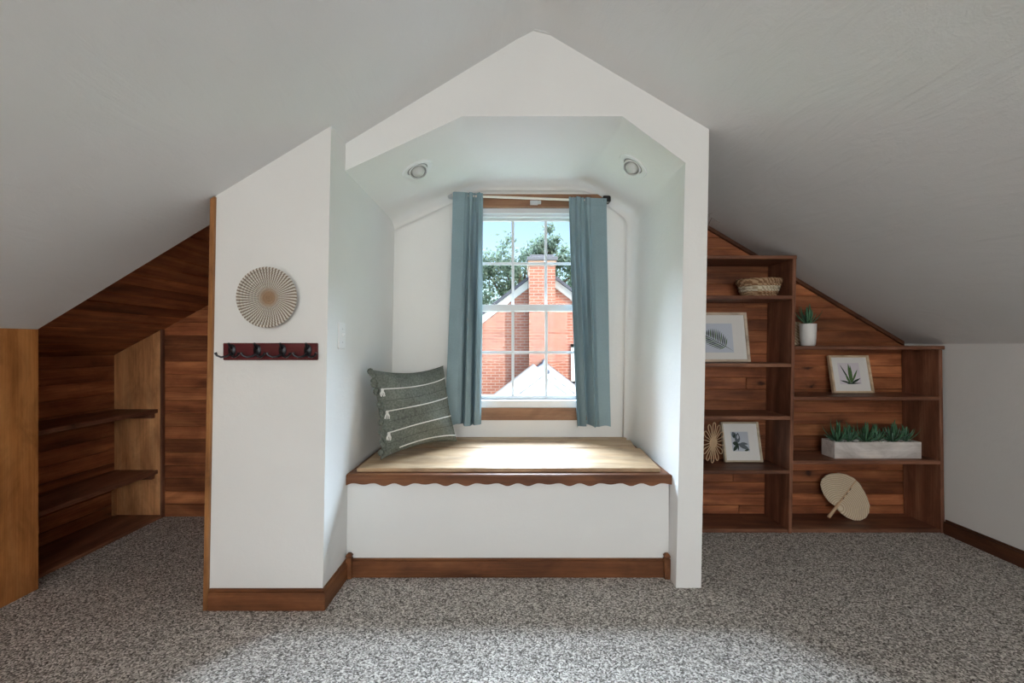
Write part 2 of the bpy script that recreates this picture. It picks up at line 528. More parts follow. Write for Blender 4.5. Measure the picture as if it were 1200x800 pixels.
for i, (a, b) in enumerate(GW):
    w = struct(empty('window_%d' % (i + 2), ((a + b) / 2, YR - 0.06, 0.70)), 'gable window at the opposite end')
    fr = MB()
    for q in ((a, a + 0.05, 0.70, 2.0), (b - 0.05, b, 0.70, 2.0), (a, b, 0.70, 0.75), (a, b, 1.95, 2.0), (a, b, 1.33, 1.38)):
        fr.box(q[0], q[1], YR - 0.09, YR - 0.03, q[2], q[3])
    fr.build('frame', 'vinyl', w)
    B(a + 0.04, b - 0.04, YR - 0.065, YR - 0.06, 0.74, 1.96).build('pane', 'glass', w)

# boxed wall left of the niche (its right face is the niche's left wall)
mb = MB()
y0 = 1.894
def colm(x, y, ztop): return [(lean(x, 0), y, -0.02), (lean(x, ztop), y, ztop)]
c = [colm(XBL, y0, zc(XBL) + 0.02), colm(XNL, y0, zc(XNL) + 0.02), colm(XNL, YB + .01, zc(XNL) + 0.02), colm(XBL, YB + .01, zc(XBL) + 0.02)]
mb.hexa([q[0] for q in c], [q[1] for q in c])
struct(mb.build('wall_niche_left', 'wall'), 'white boxed wall left of the window seat')

# dormer: gable face, faceted niche ceiling and right niche wall in one shell
inner = [(-0.80, 1.868), (-0.225, 2.135), (0.500, 2.135), (0.785, 1.925), (lean(XNR, 0), -0.02)]
outer = [(lean(XPO, 0), -0.02), (lean(XPO, zc(.89)), zc(lean(XPO, 2.07)) + 0.02), (RX, RZ + 0.02), (-0.80, zc(-0.80) + 0.02)]
def path(k, r, off=0.0):
    """k = 0 crisp corners, 1 fully rounded; off moves the path into the opening"""
    pts = []
    for i, p in enumerate(inner):
        p = Vector(p)
        if i in (0, len(inner) - 1):
            pts.append(p); continue
        a = Vector(inner[i - 1]); b = Vector(inner[i + 1])
        da = (a - p).normalized() * r; db = (b - p).normalized() * r
        for j in range(9):
            t = j / 8
            crisp = p + da * (1 - 2 * t) if t < 0.5 else p + db * (2 * t - 1)
            bez = (p + da) * (1 - t) ** 2 + p * 2 * t * (1 - t) + (p + db) * t * t
            pts.append(crisp.lerp(bez, k))
    if off:
        q = []
        for i, p in enumerate(pts):
            a = pts[max(0, i - 1)]; b = pts[min(len(pts) - 1, i + 1)]
            t = (b - a).normalized(); nrm = Vector((t.y, -t.x))     # turned towards the opening
            q.append(p + nrm * off)
        pts = q
    return pts
mb = MB()
secs = [(YG, path(0, 0.06)), (YG + 0.03, path(0.0, 0.06)), (YG + 0.16, path(0.8, 0.06)), (YB - 0.16, path(1, 0.07))]
for j in range(1, 7):
    a = j / 6 * PI / 2
    secs.append((YB - 0.16 + 0.15 * math.sin(a), path(1, 0.07, 0.045 * (1 - math.cos(a)))))
n = len(secs[0][1]); base = 0
vs = []
for y, pp in secs: vs += [(q[0], y, q[1]) for q in pp]
fs = []
for s_ in range(len(secs) - 1):
    for i in range(n - 1):
        fs.append((s_ * n + i, s_ * n + i + 1, (s_ + 1) * n + i + 1, (s_ + 1) * n + i))
k = len(vs)
vs += [(q[0], YG, q[1]) for q in outer] + [(q[0], YB, q[1]) for q in outer]
fs.append(tuple(range(n)) + tuple(range(k, k + 4)))
for i in range(3): fs.append((k + i, k + i + 1, k + 5 + i, k + 4 + i))
fs.append((n - 1, k, k + 4, (len(secs) - 1) * n + n - 1))
mb.add(vs, fs)
struct(mb.build('wall_dormer', 'niche', smooth=True, sharp=32), 'white gabled dormer face with faceted niche ceiling and side pier')

# ------------------------------------------------------------------ boarding
def plank_rows(parent, z0, pitch, ztop, xl, xr, yf, th, material, splits=0.35, gap=0.0038):
    z = z0
    while z < ztop - 0.012:
        za, zb = z, min(z + pitch - gap, ztop)
        l0, l1, r0, r1 = xl(za), xl(zb), xr(za), xr(zb)
        segs = [(0.0, 1.0)]
        if random.random() < splits and (r0 - l0) > 0.9:
            t = random.uniform(0.3, 0.7); segs = [(0, t), (t + 0.002, 1)]
        for a, b in segs:
            dy = random.uniform(-0.0025, 0.0025)
            if r1 <= l1 + 0.01: r1 = l1 + 0.01
            q = [(l0 + (r0 - l0) * a, za), (l0 + (r0 - l0) * b, za), (l1 + (r1 - l1) * b, zb), (l1 + (r1 - l1) * a, zb)]
            mb = MB().hexa([(x, yf + dy, zz) for x, zz in q], [(x, yf + th, zz) for x, zz in q])
            mb.build('plank', material, parent, bevel=0.0022)
        z += pitch
B(XPO + 0.012, KR - 0.001, YB - 0.005, YB - 0.001, 0.0, 1.09).build('backing', 'plank_x', wall_back)
MB().prism([(XPO + 0.012, YB - 0.005, 1.09), (KR - 0.01, YB - 0.005, 1.09), (XPO + 0.03, YB - 0.005, zc(XPO + 0.03) - 0.004)], (0, 0.004, 0)).build('backing', 'plank_x', wall_back)
MB().prism([(-2.55, YB - 0.005, 0.0), (XBL - 0.02, YB - 0.005, 0.0), (XBL - 0.02, YB - 0.005, WZ(XBL - .02)), (-2.55, YB - 0.005, WZ(-2.55))], (0, 0.004, 0)).build('backing', 'plank_x', wall_back)
B(-2.552, -2.543, 2.03, YB - 0.006, 0.0, 1.03).build('backing', 'plank_y', wall_left)
xsl = lambda z: min(KR, RX + (RZ - z) / TR) - 0.002
plank_rows(wall_back, 0.0, 0.0745, 1.98, lambda z: XPO - 0.01 + 0.018 * (z - EYE), xsl, YB - 0.016, 0.02, 'plank_x')
plank_rows(wall_back, 0.0, 0.083, 1.70, lambda z: max(-2.55, (z - 1.353) / 0.54 - 1.95), lambda z: XBL + 0.01, YB - 0.016, 0.02, 'plank_x', 0.0)
# shelf back boards on the left knee wall (along y)
z = 0.0
while z < 1.02:
    q = [(2.03, z), (YB - 0.016, z), (YB - 0.016, min(1.035, z + 0.0842)), (2.03, min(1.035, z + 0.0842))]
    d = random.uniform(-0.0025, 0.0025)
    MB().hexa([(-2.555, y, zz) for y, zz in q], [(-2.533 + d, y, zz) for y, zz in q]).build('plank', 'plank_y', wall_left, bevel=0.0022)
    z += 0.088
# boarded alcove ceiling (boards run along y)
ceil_al = struct(MB().hexa([(-2.60, 2.0, WZ(-2.6) + .03), (-1.24, 2.0, WZ(-1.24) + .03), (-1.24, YB, WZ(-1.24) + .03), (-2.60, YB, WZ(-2.6) + .03)],
                           [(-2.60, 2.0, WZ(-2.6) + .05), (-1.24, 2.0, WZ(-1.24) + .05), (-1.24, YB, WZ(-1.24) + .05), (-2.60, YB, WZ(-2.6) + .05)]).build('ceiling_alcove', 'plank_y'),
                 'dark boarded ceiling of the shelf alcove')
x = -2.56
while x < -1.25:
    xb = min(x + 0.0727, -1.244); d = random.uniform(-0.002, 0.002)
    lo = [(x, 2.045, WZ(x) + d), (xb, 2.045, WZ(xb) + d), (xb, YB, WZ(xb) + d), (x, YB, WZ(x) + d)]
    MB().hexa(lo, [(a, b, c_ + 0.032) for a, b, c_ in lo]).build('plank', 'plank_y', ceil_al, bevel=0.0022)
    x += 0.0765
# wide upright boards on the knee wall
y = 2.052; first = True
while y > YR + 0.1:
    w = 0.235
    B(KL - 0.022, KL, y - w, y, 0.0, zc(KL) - 0.002).build('plank', 'orange_z', wall_left, bevel=0.002)
    y -= w + 0.003

# trims and baseboards
def skirt(name, pts_in, pts_out, z1, material, label, cap=0.012):
    mb = MB()
    a0, a1 = [Vector((*p, 0)) for p in pts_in]; b0, b1 = [Vector((*p, 0)) for p in pts_out]
    mb.hexa([a0, a1, b1, b0], [p + Vector((0, 0, z1 - cap)) for p in (a0, a1, b1, b0)])
    m0 = a0.lerp(b0, 0.55); m1 = a1.lerp(b1, 0.55)
    mb.hexa([p + Vector((0, 0, z1 - cap)) for p in (a0, a1, m1, m0)], [p + Vector((0, 0, z1)) for p in (a0, a1, m1, m0)])
    return struct(mb.build(name, material, bevel=0.0012), label)
bz = 0.088
xl0 = lean(XBL, 0); xl1 = lean(XNL, 0)
skirt('baseboard_front', ((xl0 + 0.006, 1.896), (xl1, 1.896)), ((xl0 + 0.006, 1.880), (xl1 + 0.016, 1.880)), bz, 'base_x', 'brown baseboard under the wall with the hook rail')
skirt('baseboard_niche', ((xl1 - 0.002, 1.896), (xl1 - 0.002, 2.15)), ((xl1 + 0.016, 1.880), (xl1 + 0.016, 2.15)), bz, 'base_y', 'brown baseboard on the niche side wall')
skirt('baseboard_right', ((KR + 0.005, YR), (KR + 0.005, 2.65)), ((KR - 0.016, YR), (KR - 0.016, 2.65)), 0.083, 'base_dark_y', 'dark baseboard along the white knee wall')
# orange corner strip of the boxed wall
mb = MB()
xa, xb = XBL - 0.016, XBL + 0.003
mb.hexa([(lean(xa, 0), 1.880, 0), (lean(xb, 0), 1.880, 0), (lean(xb, 0), 1.93, 0), (lean(xa, 0), 1.93, 0)],
        [(lean(xa, 1.7), 1.880, zc(xa) - 0.0), (lean(xb, 1.7), 1.880, zc(xb)), (lean(xb, 1.7), 1.93, zc(xb)), (lean(xa, 1.7), 1.93, zc(xa))])
struct(mb.build('trim_1', 'trim_z', bevel=0.002), 'slim orange wooden corner strip of the boxed wall')
# dark strip under the right slope
x0, x1 = 0.885, 2.50
struct(MB().prism([(x0, 2.895, zc(x0) - 0.002), (x1, 2.895, zc(x1) - 0.002), (x1, 2.895, zc(x1) - 0.028), (x0, 2.895, zc(x0) - 0.028)], (0, 0.03, 0)).build('trim_2', 'dark_strip_x', bevel=0.002),
       'dark wooden strip following the sloping ceiling above the bookcase')

# ------------------------------------------------------------------ dormer window
win = struct(empty('window_1', (0.115, 3.0, WZ0)), 'white double-hung window with six-over-six panes')
mb = MB()
mb.box(WX0, WX0 + 0.028, 2.945, 3.06, WZ0, WZ1); mb.box(WX1 - 0.028, WX1, 2.945, 3.06, WZ0, WZ1)
mb.box(WX0, WX1, 2.945, 3.06, WZ1 - 0.034, WZ1)
mb.build('frame', 'vinyl', win, bevel=0.002)
mb = MB(); mb.box(WX0 + 0.02, WX1 - 0.02, 2.975, 3.0, WZ1 - 0.05, WZ1 - 0.034); mb.build('head_stop', 'vinyl', win, bevel=0.002)
mb = MB(); mb.hexa([(WX0, 2.925, 0.695), (WX1, 2.925, 0.695), (WX1, 3.09, 0.695), (WX0, 3.09, 0.695)],
                   [(WX0, 2.925, 0.742), (WX1, 2.925, 0.742), (WX1, 3.09, 0.752), (WX0, 3.09, 0.752)])
mb.build('sill', 'trimwhite', win, bevel=0.002)
B(WX0 - 0.03, WX1 + 0.03, 2.912, 2.932, 0.618, 0.697).build('apron', 'casing_x', win, bevel=0.002)
B(-0.335, 0.605, 2.908, 2.932, 1.980, 2.064).build('head_casing', 'casing_x', win, bevel=0.002)
GX0, GX1, MX = -0.214, 0.445, (0.006, 0.225)
def sash(name, y, za, zb, zm, bot, top):
    s_ = MB()
    s_.box(WX0 + 0.026, GX0, y - 0.015, y + 0.015, za - bot, zb + top); s_.box(GX1, WX1 - 0.026, y - 0.015, y + 0.015, za - bot, zb + top)
    s_.box(GX0, GX1, y - 0.015, y + 0.015, za - bot, za); s_.box(GX0, GX1, y - 0.015, y + 0.015, zb, zb + top)
    so = s_.build(name, 'vinyl', win, bevel=0.002)
    for x in MX: B(x - 0.009, x + 0.009, y - 0.007, y + 0.007, za, zb).build('muntin', 'vinyl', so, bevel=0.0015)
    B(GX0, GX1, y - 0.0065, y + 0.0065, zm - 0.009, zm + 0.009).build('muntin', 'vinyl', so, bevel=0.0015)
    xs = [GX0, *MX, GX1]
    for i in range(3):
        for a, b in ((za, zm), (zm, zb)):
            B(xs[i], xs[i + 1], y - 0.002, y + 0.002, a, b).build('pane', 'glass', so)
sash('upper_sash', 3.030, 1.352, 1.922, 1.640, 0.030, 0.030)
sash('lower_sash', 2.992, 0.770, 1.322, 1.051, 0.022, 0.042)

# curtain rod + curtains
rod = MB().tube([(-0.395, 2.875, 2.045), (0.61, 2.875, 2.008)], 0.0075, 10)
rodo = empty('curtain_rod', (0.11, 2.875, 2.0)); tag(rodo, 'slim cream curtain rod across the window head', 'curtain rod')
rod.build('rod', 'rod', rodo, smooth=True)
B(0.575, 0.622, 2.862, 2.932, 2.002, 2.040).build('end_bracket', 'black_metal', rodo, bevel=0.003)
B(-0.405, -0.378, 2.862, 2.932, 2.030, 2.058).build('end_bracket', 'steel', rodo, bevel=0.003)
latch = tag(MB().box(0.115, 0.165, 2.893, 2.910, 1.992, 2.020).box(0.165, 0.185, 2.890, 2.909, 1.998, 2.018).build('blind_bracket', 'steel', bevel=0.002),
            'small metal blind bracket screwed to the window head casing', 'bracket')

def curtain(name, xt0, xt1, xb0, xb1, zt0, zt1, zb, seed, flat_right, label):
    rnd = random.Random(seed)
    ph = [rnd.uniform(0, 6.28) for _ in range(6)]
    root = empty(name, ((xb0 + xb1) / 2, 2.865, zb)); tag(root, label, 'curtain', None)
    def surf(off):
        def fn(u, v):
            w = u if not flat_right else 1 - u       # w = 0 at the window-side hem
            w = 1 - w
            fold = smooth = min(1.0, max(0.0, (w - 0.34) / 0.2)) if True else 1
            xt = xt0 + (xt1 - xt0) * u; xb = xb0 + (xb1 - xb0) * u
            x = xt + (xb - xt) * (v ** 1.3)
            amp = (0.012 + 0.032 * min(1, v * 2.2)) * fold
            g = math.sin(2 * PI * (3.6 * w + 0.05 * math.sin(4 * v + ph[0])) + ph[1])
            g = math.copysign(abs(g) ** 0.75, g)
            g += 0.35 * math.sin(2 * PI * 7.3 * w + ph[2] + 1.2 * v)
            broad = 0.010 * math.sin(2 * PI * w + ph[3]) * v + 0.004 * math.sin(9 * v + ph[4] + 5 * w)
            fine = 0.0045 * math.sin(2 * PI * 12 * w + ph[5]) * max(0, 1 - v * 6) * fold
            zt = zt0 + (zt1 - zt0) * u
            z = zt + (zb - zt) * v + 0.006 * math.sin(2 * PI * 1.8 * w + ph[1]) * v
            x += 0.006 * math.cos(2 * PI * 3.6 * w + ph[1]) * fold * v
            return (x, 2.862 + amp * g * 0.8 + broad + fine + off, z)
        return fn
    nu, nv = 72, 44
    a = surf(0); b = surf(0.003)
    m = MB()
    m.grid(a, nu, nv); m.grid(b, nu, nv)
    for v in (0, 1): m.grid(lambda u, t: a(u, v) if t == 0 else b(u, v), nu, 1)
    for u in (0, 1): m.grid(lambda w, t: a(u, w) if t == 0 else b(u, w), nv, 1)
    m.build('panel', 'curtain', root, smooth=True, weld=True, sharp=60)
    # rod pocket and side hem as doubled cloth
    h = MB()
    p1, p2 = surf(-0.0032), surf(0.0062)
    h.grid(lambda u, t: p1(u, t * 0.035), nu, 3); h.grid(lambda u, t: p2(u, t * 0.035), nu, 3)
    h.grid(lambda u, t: p1(u, 0.035) if t == 0 else p2(u, 0.035), nu, 1)
    h.grid(lambda u, t: p1(u, 0.0) if t == 0 else p2(u, 0.0), nu, 1)
    h.build('rod_pocket', 'curtain', root, smooth=True, weld=True, sharp=60)
    q = MB(); ua, ub = (0.90, 1.0) if flat_right else (0.0, 0.10)
    q.grid(lambda u, t: p1(ua + (ub - ua) * u, 0.035 + 0.965 * t), 4, nv)
    q.build('side_hem', 'curtain', root, smooth=True)
    return root
curtain('curtain', -0.372, -0.183, -0.424, -0.198, 2.062, 2.055, 0.597, 3, True, 'dusty blue curtain beside the striped pillow')
curtain('curtain', 0.358, 0.596, 0.415, 0.620, 2.030, 2.022, 0.588, 8, False, 'dusty blue curtain on the side away from the pillow')

# ------------------------------------------------------------------ window seat
seat = empty('window_seat', (-0.01, 2.5, 0)); tag(seat, 'built-in window seat with pale pine lid and scalloped brown edging', 'window seat')
xa, xb = lean(XNL, 0.2) , lean(XNR, 0.2)
B(xa, xb, 2.163, 2.185, 0.0, 0.465).build('front_panel', 'wall', seat)
# scalloped fascia
pts = []
nn = 220
for i in range(nn + 1):
    t = i / nn; x = xa + 0.003 + (xb - xa + 0.005) * t
    ph_ = (x + 0.70) / 0.097; k_ = round(ph_) % 3
    amp = 0.013 if k_ != 0 else 0.006
    pts.append((x, 2.140, 0.449 - amp * (0.5 + 0.5 * math.cos(2 * PI * ph_))))
MB().prism(pts + [(xb + 0.008, 2.140, 0.486), (xa + 0.003, 2.140, 0.486)], (0, 0.022, 0)).build('scalloped_edging', 'base_x', seat)
B(xa, xb + 0.003, 2.144, 2.20, 0.470, 0.489).build('front_rail', 'base_x', seat, bevel=0.002)
B(xa, xa + 0.036, 2.16, YB, 0.470, 0.488).build('side_rail', 'base_y', seat, bevel=0.002)
B(xb - 0.036, xb + 0.004, 2.16, YB, 0.470, 0.488).build('side_rail', 'base_y', seat, bevel=0.002)
lid = B(-0.742, 0.718, 2.20, 2.925, 0.470, 0.488).build('lid', 'base_x', seat)
for a, b in ((2.183, 2.612), (2.618, 2.832), (2.838, 2.928)):
    MB().hexa([(-0.746, a, 0.4895), (0.712, a, 0.4895), (0.738, b, 0.4895), (-0.746, b, 0.4895)],
              [(-0.746, a, 0.508), (0.712, a, 0.508), (0.738, b, 0.508), (-0.746, b, 0.508)]).build('plank', 'pine_x', lid, bevel=0.0025)
bb = MB(); x0, x1 = xl1 + 0.012, lean(XNR, 0) - 0.014
bb.box(x0, x1, 2.149, 2.166, 0.0, 0.078); bb.box(x0, x1, 2.156, 2.166, 0.078, 0.088)
bb_o = bb.build('baseboard', 'base_x', seat, bevel=0.0012)
def post(x, y):
    m = MB(); s_ = 0.0135
    for (z0, z1, w0, w1) in ((0, 0.095, 1, 1), (0.095, 0.099, 0.78, 0.78), (0.099, 0.106, 0.8, 1.05), (0.106, 0.111, 1.05, 0.9), (0.111, 0.119, 0.9, 0.45)):
        q = [(-1, -1), (1, -1), (1, 1), (-1, 1)]
        m.hexa([(x + a * s_ * w0, y + b * s_ * w0, z0) for a, b in q], [(x + a * s_ * w1, y + b * s_ * w1, z1) for a, b in q])
    m.build('corner_block', 'base_y', bb_o, bevel=0.001)
post(xl1 + 0.022, 2.148); post(lean(XNR, 0) - 0.012, 2.146)

# ------------------------------------------------------------------ recessed eyeball lamps in the niche ceiling
def downlight(px, py, label):
    d = Vector(((px - 600) / F, 1.0, (HY - py) / F)); o = Vector((0, 0, EYE))
    if px < 600: a, b = Vector((inner[0][0], 0, inner[0][1])), Vector((inner[1][0], 0, inner[1][1]))
    else: a, b = Vector((inner[2][0], 0, inner[2][1])), Vector((inner[3][0], 0, inner[3][1]))
    t = (b - a).normalized(); nrm = Vector((t.z, 0, -t.x))
    if nrm.z > 0: nrm = -nrm
    s_ = (a - o).dot(nrm) / d.dot(nrm); p = o + d * s_
    zax = nrm; xax = t; yax = zax.cross(xax)
    R = Matrix((xax, yax, zax)).transposed().to_4x4(); R.translation = p
    root = empty('recessed_downlight', p); tag(root, label, 'downlight', 'eyeball downlights in the niche ceiling')
    MB().lathe([(0.056, -0.004), (0.084, -0.004), (0.084, 0.002), (0.080, 0.006), (0.062, 0.007), (0.056, 0.003)], 40, R, close=True).build('trim_ring', 'trimwhite', root, smooth=True)
    MB().lathe([(0.0, 0.0005), (0.057, 0.0005), (0.057, 0.0025), (0.0, 0.0025)], 32, R).build('can', 'dark_gap', root, smooth=True)
    aim = (o + Vector((0, 0.4, -0.3)) - p).normalized()
    aim = (aim * 0.55 + nrm * 0.8).normalized()
    q = aim.to_track_quat('Z', 'Y').to_matrix().to_4x4(); q.translation = p + nrm * 0.004
    MB().lathe([(0.043, 0.020), (0.046, 0.019), (0.049, 0.006), (0.049, -0.008), (0.043, -0.008)], 32, q, close=True).build('eyeball', 'trimwhite', root, smooth=True)
    MB().lathe([(0.0, 0.008), (0.044, 0.008), (0.044, 0.004), (0.0, 0.004)], 24, q).build('socket', 'dark_gap', root, smooth=True)
    MB().lathe([(0.0, 0.034), (0.014, 0.032), (0.025, 0.027), (0.032, 0.017), (0.032, 0.006), (0.0, 0.006)], 24, q).build('bulb', 'bulb', root, smooth=True)
downlight(489, 198, 'white eyeball downlight in niche slope above the pillow side')
downlight(742, 194, 'white eyeball downlight in niche slope on the pier side')

# ------------------------------------------------------------------ light switch on the niche wall
sw = empty('light_switch', (lean(XNL, 1.14), 2.045, 1.08)); tag(sw, 'white wall switch plate on the niche side wall', 'light switch')
xw = lean(XNL, 1.14)
B(xw - 0.002, xw + 0.007, 2.010, 2.082, 1.083, 1.200).build('plate', 'trimwhite', sw, bevel=0.002)
MB().hexa([(xw + 0.006, 2.041, 1.130), (xw + 0.006, 2.052, 1.130), (xw + 0.006, 2.052, 1.153), (xw + 0.006, 2.041, 1.153)],
          [(xw + 0.012, 2.042, 1.143), (xw + 0.012, 2.051, 1.143), (xw + 0.020, 2.051, 1.151), (xw + 0.020, 2.042, 1.151)]).build('toggle', 'trimwhite', sw, bevel=0.001)
for zz in (1.112, 1.171):
    MB().lathe([(0.0, 0.0016), (0.0025, 0.001), (0.003, 0.0)], 10, Matrix.Translation((xw + 0.007, 2.0465, zz)) @ Matrix.Rotation(PI / 2, 4, 'Y')).build('screw', 'steel', sw)

# ------------------------------------------------------------------ things on the boxed wall
# coiled basket plate
def plate_mat():
    m = mat('stitched_seagrass_coil', (0.5, 0.42, 0.34), 0.85, 0.1)
    n = N(m); v = n.coord()
    sp = n.new('ShaderNodeSeparateXYZ'); n.link(v, sp.inputs[0])
    x = sp.outputs[0]; z = n.math('SUBTRACT', sp.outputs[2], 0.123)
    ang = n.math('ARCTAN2', z, x)
    rad = n.math('SQRT', n.math('ADD', n.math('MULTIPLY', x, x), n.math('MULTIPLY', z, z)))
    st = n.math('SINE', n.math('ADD', n.math('MULTIPLY', ang, 56.0), n.math('MULTIPLY', rad, 45.0)))
    f = smooth01(n, st, -0.35, 0.25)
    core = smooth01(n, rad, 0.018, 0.050)
    brown = n.mix(core, (0.34, 0.19, 0.10), (0.27, 0.215, 0.17))
    pale = n.mix(core, (0.50, 0.36, 0.25), (0.68, 0.645, 0.59))
    n.color(n.mix(f, brown, pale))
    n.bump(f, 0.6, 0.002)
    return m
M['coil'] = plate_mat()
bc = Vector((-1.005, 1.884, 1.295)); R0 = 0.123
wb_ = empty('woven_wall_basket', (bc.x, bc.y, bc.z - R0)); tag(wb_, 'round coiled seagrass wall basket above the hook rail', 'wall basket')
mb = MB(); nr = 11
for i in range(nr):
    r = R0 * (i + 0.55) / (nr - 0.05)
    t = r / R0
    depth = 0.022 * t ** 2.2
    cx = bc.x + 0.004 * (1 - t); cz = bc.z - 0.001 * (1 - t)
    rr = R0 / nr * 0.56
    mb.tube([(cx + r * math.cos(a), bc.y - 0.002 - depth, cz + r * math.sin(a)) for a in [2 * PI * k / 72 for k in range(72)]], rr, 7, True)
mb.lathe([(0.0, 0.0), (0.010, 0.0), (0.010, -0.006), (0.0, -0.006)], 16, Matrix.Translation(bc) @ Matrix.Rotation(PI / 2, 4, 'X') @ Matrix.Translation((0.004, 0, 0.006)))
cob = mb.build('coil', 'coil', wb_, smooth=True, origin=(bc.x, bc.y, bc.z - R0))
# hook rail
M['maroon'] = wood('dark_red_lacquered_wood', (0.035, 0.006, 0.008), (0.085, 0.012, 0.016), (0.14, 0.025, 0.025), 'x', 0.1, 0.0, 0.3)
hr = empty('coat_hook_rail', (-1.0, 1.884, 1.035)); tag(hr, 'dark red wooden rail with four black double coat hooks', 'hook rail')
B(-1.196, -0.806, 1.880, 1.896, 1.037, 1.108).build('board', 'maroon', hr, bevel=0.003)
for i in range(4):
    hx = -1.157 + i * 0.1045
    h = MB()
    h.lathe([(0.0, 0.006), (0.012, 0.005), (0.016, 0.002), (0.016, 0.0)], 16, Matrix.Translation((hx, 1.880, 1.078)) @ Matrix.Rotation(PI / 2, 4, 'X') @ Matrix.Scale(1.55, 4, (0, 1, 0)))
    h.tube([(hx, 1.876, 1.086), (hx + 0.003, 1.862, 1.090), (hx + 0.006, 1.850, 1.098), (hx + 0.008, 1.844, 1.106)], [0.005, 0.0042, 0.004, 0.0055], 8)
    for s_ in (-1, 1):
        h.tube([(hx, 1.876, 1.064), (hx + s_ * 0.012, 1.862, 1.053), (hx + s_ * 0.028, 1.852, 1.050), (hx + s_ * 0.042, 1.848, 1.057), (hx + s_ * 0.048, 1.848, 1.068)], [0.006, 0.0048, 0.0042, 0.0042, 0.0058], 8)
    h.build('hook', 'black_metal', hr, smooth=True)

# ------------------------------------------------------------------ left alcove shelf
al = empty('alcove_shelf', (-2.38, 2.47, 0)); tag(al, 'low dark built-in shelf in the boarded alcove behind the wall with hooks', 'shelf')
MB().prism([(-2.532, 2.893, 0.0), (-2.236, 2.893, 0.0), (-2.236, 2.893, WZ(-2.236) - 0.004), (-2.532, 2.893, WZ(-2.532) - 0.004)], (0, 0.020, 0)).build('end_board', 'tan_z', al, bevel=0.002)
B(-2.236, -2.222, 2.888, 2.913, 0.0, WZ(-2.23) - 0.004).build('edge_strip', 'shelf_z', al, bevel=0.002)
for z0, z1, nm in ((0.668, 0.692, 'shelf'), (0.282, 0.306, 'shelf'), (0.0, 0.020, 'bottom_board')):
    B(-2.532, -2.225 if nm == 'bottom_board' else -2.250, 2.035, 2.893, z0, z1).build(nm, 'shelf_y', al, bevel=0.003)
for z in (0.648, 0.262):
    B(-2.53, -2.27, 2.865, 2.893, z - 0.012, z + 0.02).build('cleat', 'shelf_x', al, bevel=0.002)
B(-2.530, -2.512, 2.872, 2.892, 0.020, 0.24).build('spacer', 'tan_z', al, bevel=0.001)

# ------------------------------------------------------------------ bookcase
YF, YK = 2.653, YB - 0.018
bk = empty('bookcase', (1.7, 2.78, 0)); tag(bk, 'dark wooden stepped bookcase built under the sloping ceiling', 'bookcase')
def upright(x0b, x0t, th, z1, right=False):
    mb = MB()
    mb.hexa([(x0b - th, YF, 0), (x0b, YF, 0), (x0b, YK, 0), (x0b - th, YK, 0)], [(x0t - th, YF, z1), (x0t, YF, z1), (x0t, YK, z1), (x0t - th, YK, z1)])
    mb.build('side_board', 'shelf_z', bk, bevel=0.003)
XD0, XD1 = 1.634, 1.660
xd = lambda z: XD0 + (XD1 - XD0) * z / 1.6
upright(XD0, XD1, 0.021, 1.603)
upright(2.527, 2.512, 0.021, 1.072)
upright(0.902, 0.918, 0.020, 1.603)
def board(nm, x0, x1, zt, th=0.022, y0=YF + 0.002):
    B(x0, x1, y0, YK, zt - th, zt).build(nm, 'shelf_x', bk, bevel=0.003)
board('top_board', 0.90, 1.662, 1.622, 0.021, YF - 0.003)
for z in (1.389, 0.992, 0.684, 0.368): board('shelf', 0.90, xd(z) - 0.019, z)
board('bottom_board', 0.885, XD0 - 0.019, 0.022, 0.022, YF + 0.010)
board('top_board', xd(1.08) - 0.002, 2.524, 1.094, 0.021, YF - 0.003)
for z in (0.798, 0.425): board('shelf', xd(z) - 0.002, 2.503, z)
board('bottom_board', XD0 - 0.002, 2.508, 0.022, 0.022, YF + 0.010)

# ------------------------------------------------------------------ things on the shelves
def frame_material(name, c):
    return wood(name, tuple(x * 0.75 for x in c), c, tuple(min(1, x * 1.15) for x in c), 'x', 0.05, 0.0, 0.5)
M['fr_pale'] = frame_material('pale_birch_frame', (0.66, 0.54, 0.43))
M['fr_gold'] = frame_material('light_gilt_frame', (0.62, 0.53, 0.40))
M['fr_pine'] = frame_material('light_pine_frame', (0.70, 0.53, 0.36))
M['leafdark'] = mat('printed_dark_green', (0.045, 0.065, 0.050), 0.9, 0.05)
M['leafgreen'] = mat('printed_leaf_green', (0.10, 0.17, 0.07), 0.9, 0.05)
M['leafgrey'] = mat('printed_grey', (0.13, 0.15, 0.17), 0.9, 0.05)
M['print_blue'] = mat('pale_blue_print', (0.60, 0.645, 0.74), 0.9, 0.05)
M['print_grey'] = mat('grey_photo_print', (0.52, 0.56, 0.63), 0.9, 0.05)
M['print_pink'] = mat('pale_pink_print', (0.72, 0.67, 0.72), 0.9, 0.05)
M['fr_back'] = mat('frame_backing', (0.10, 0.08, 0.06), 0.9, 0.05)

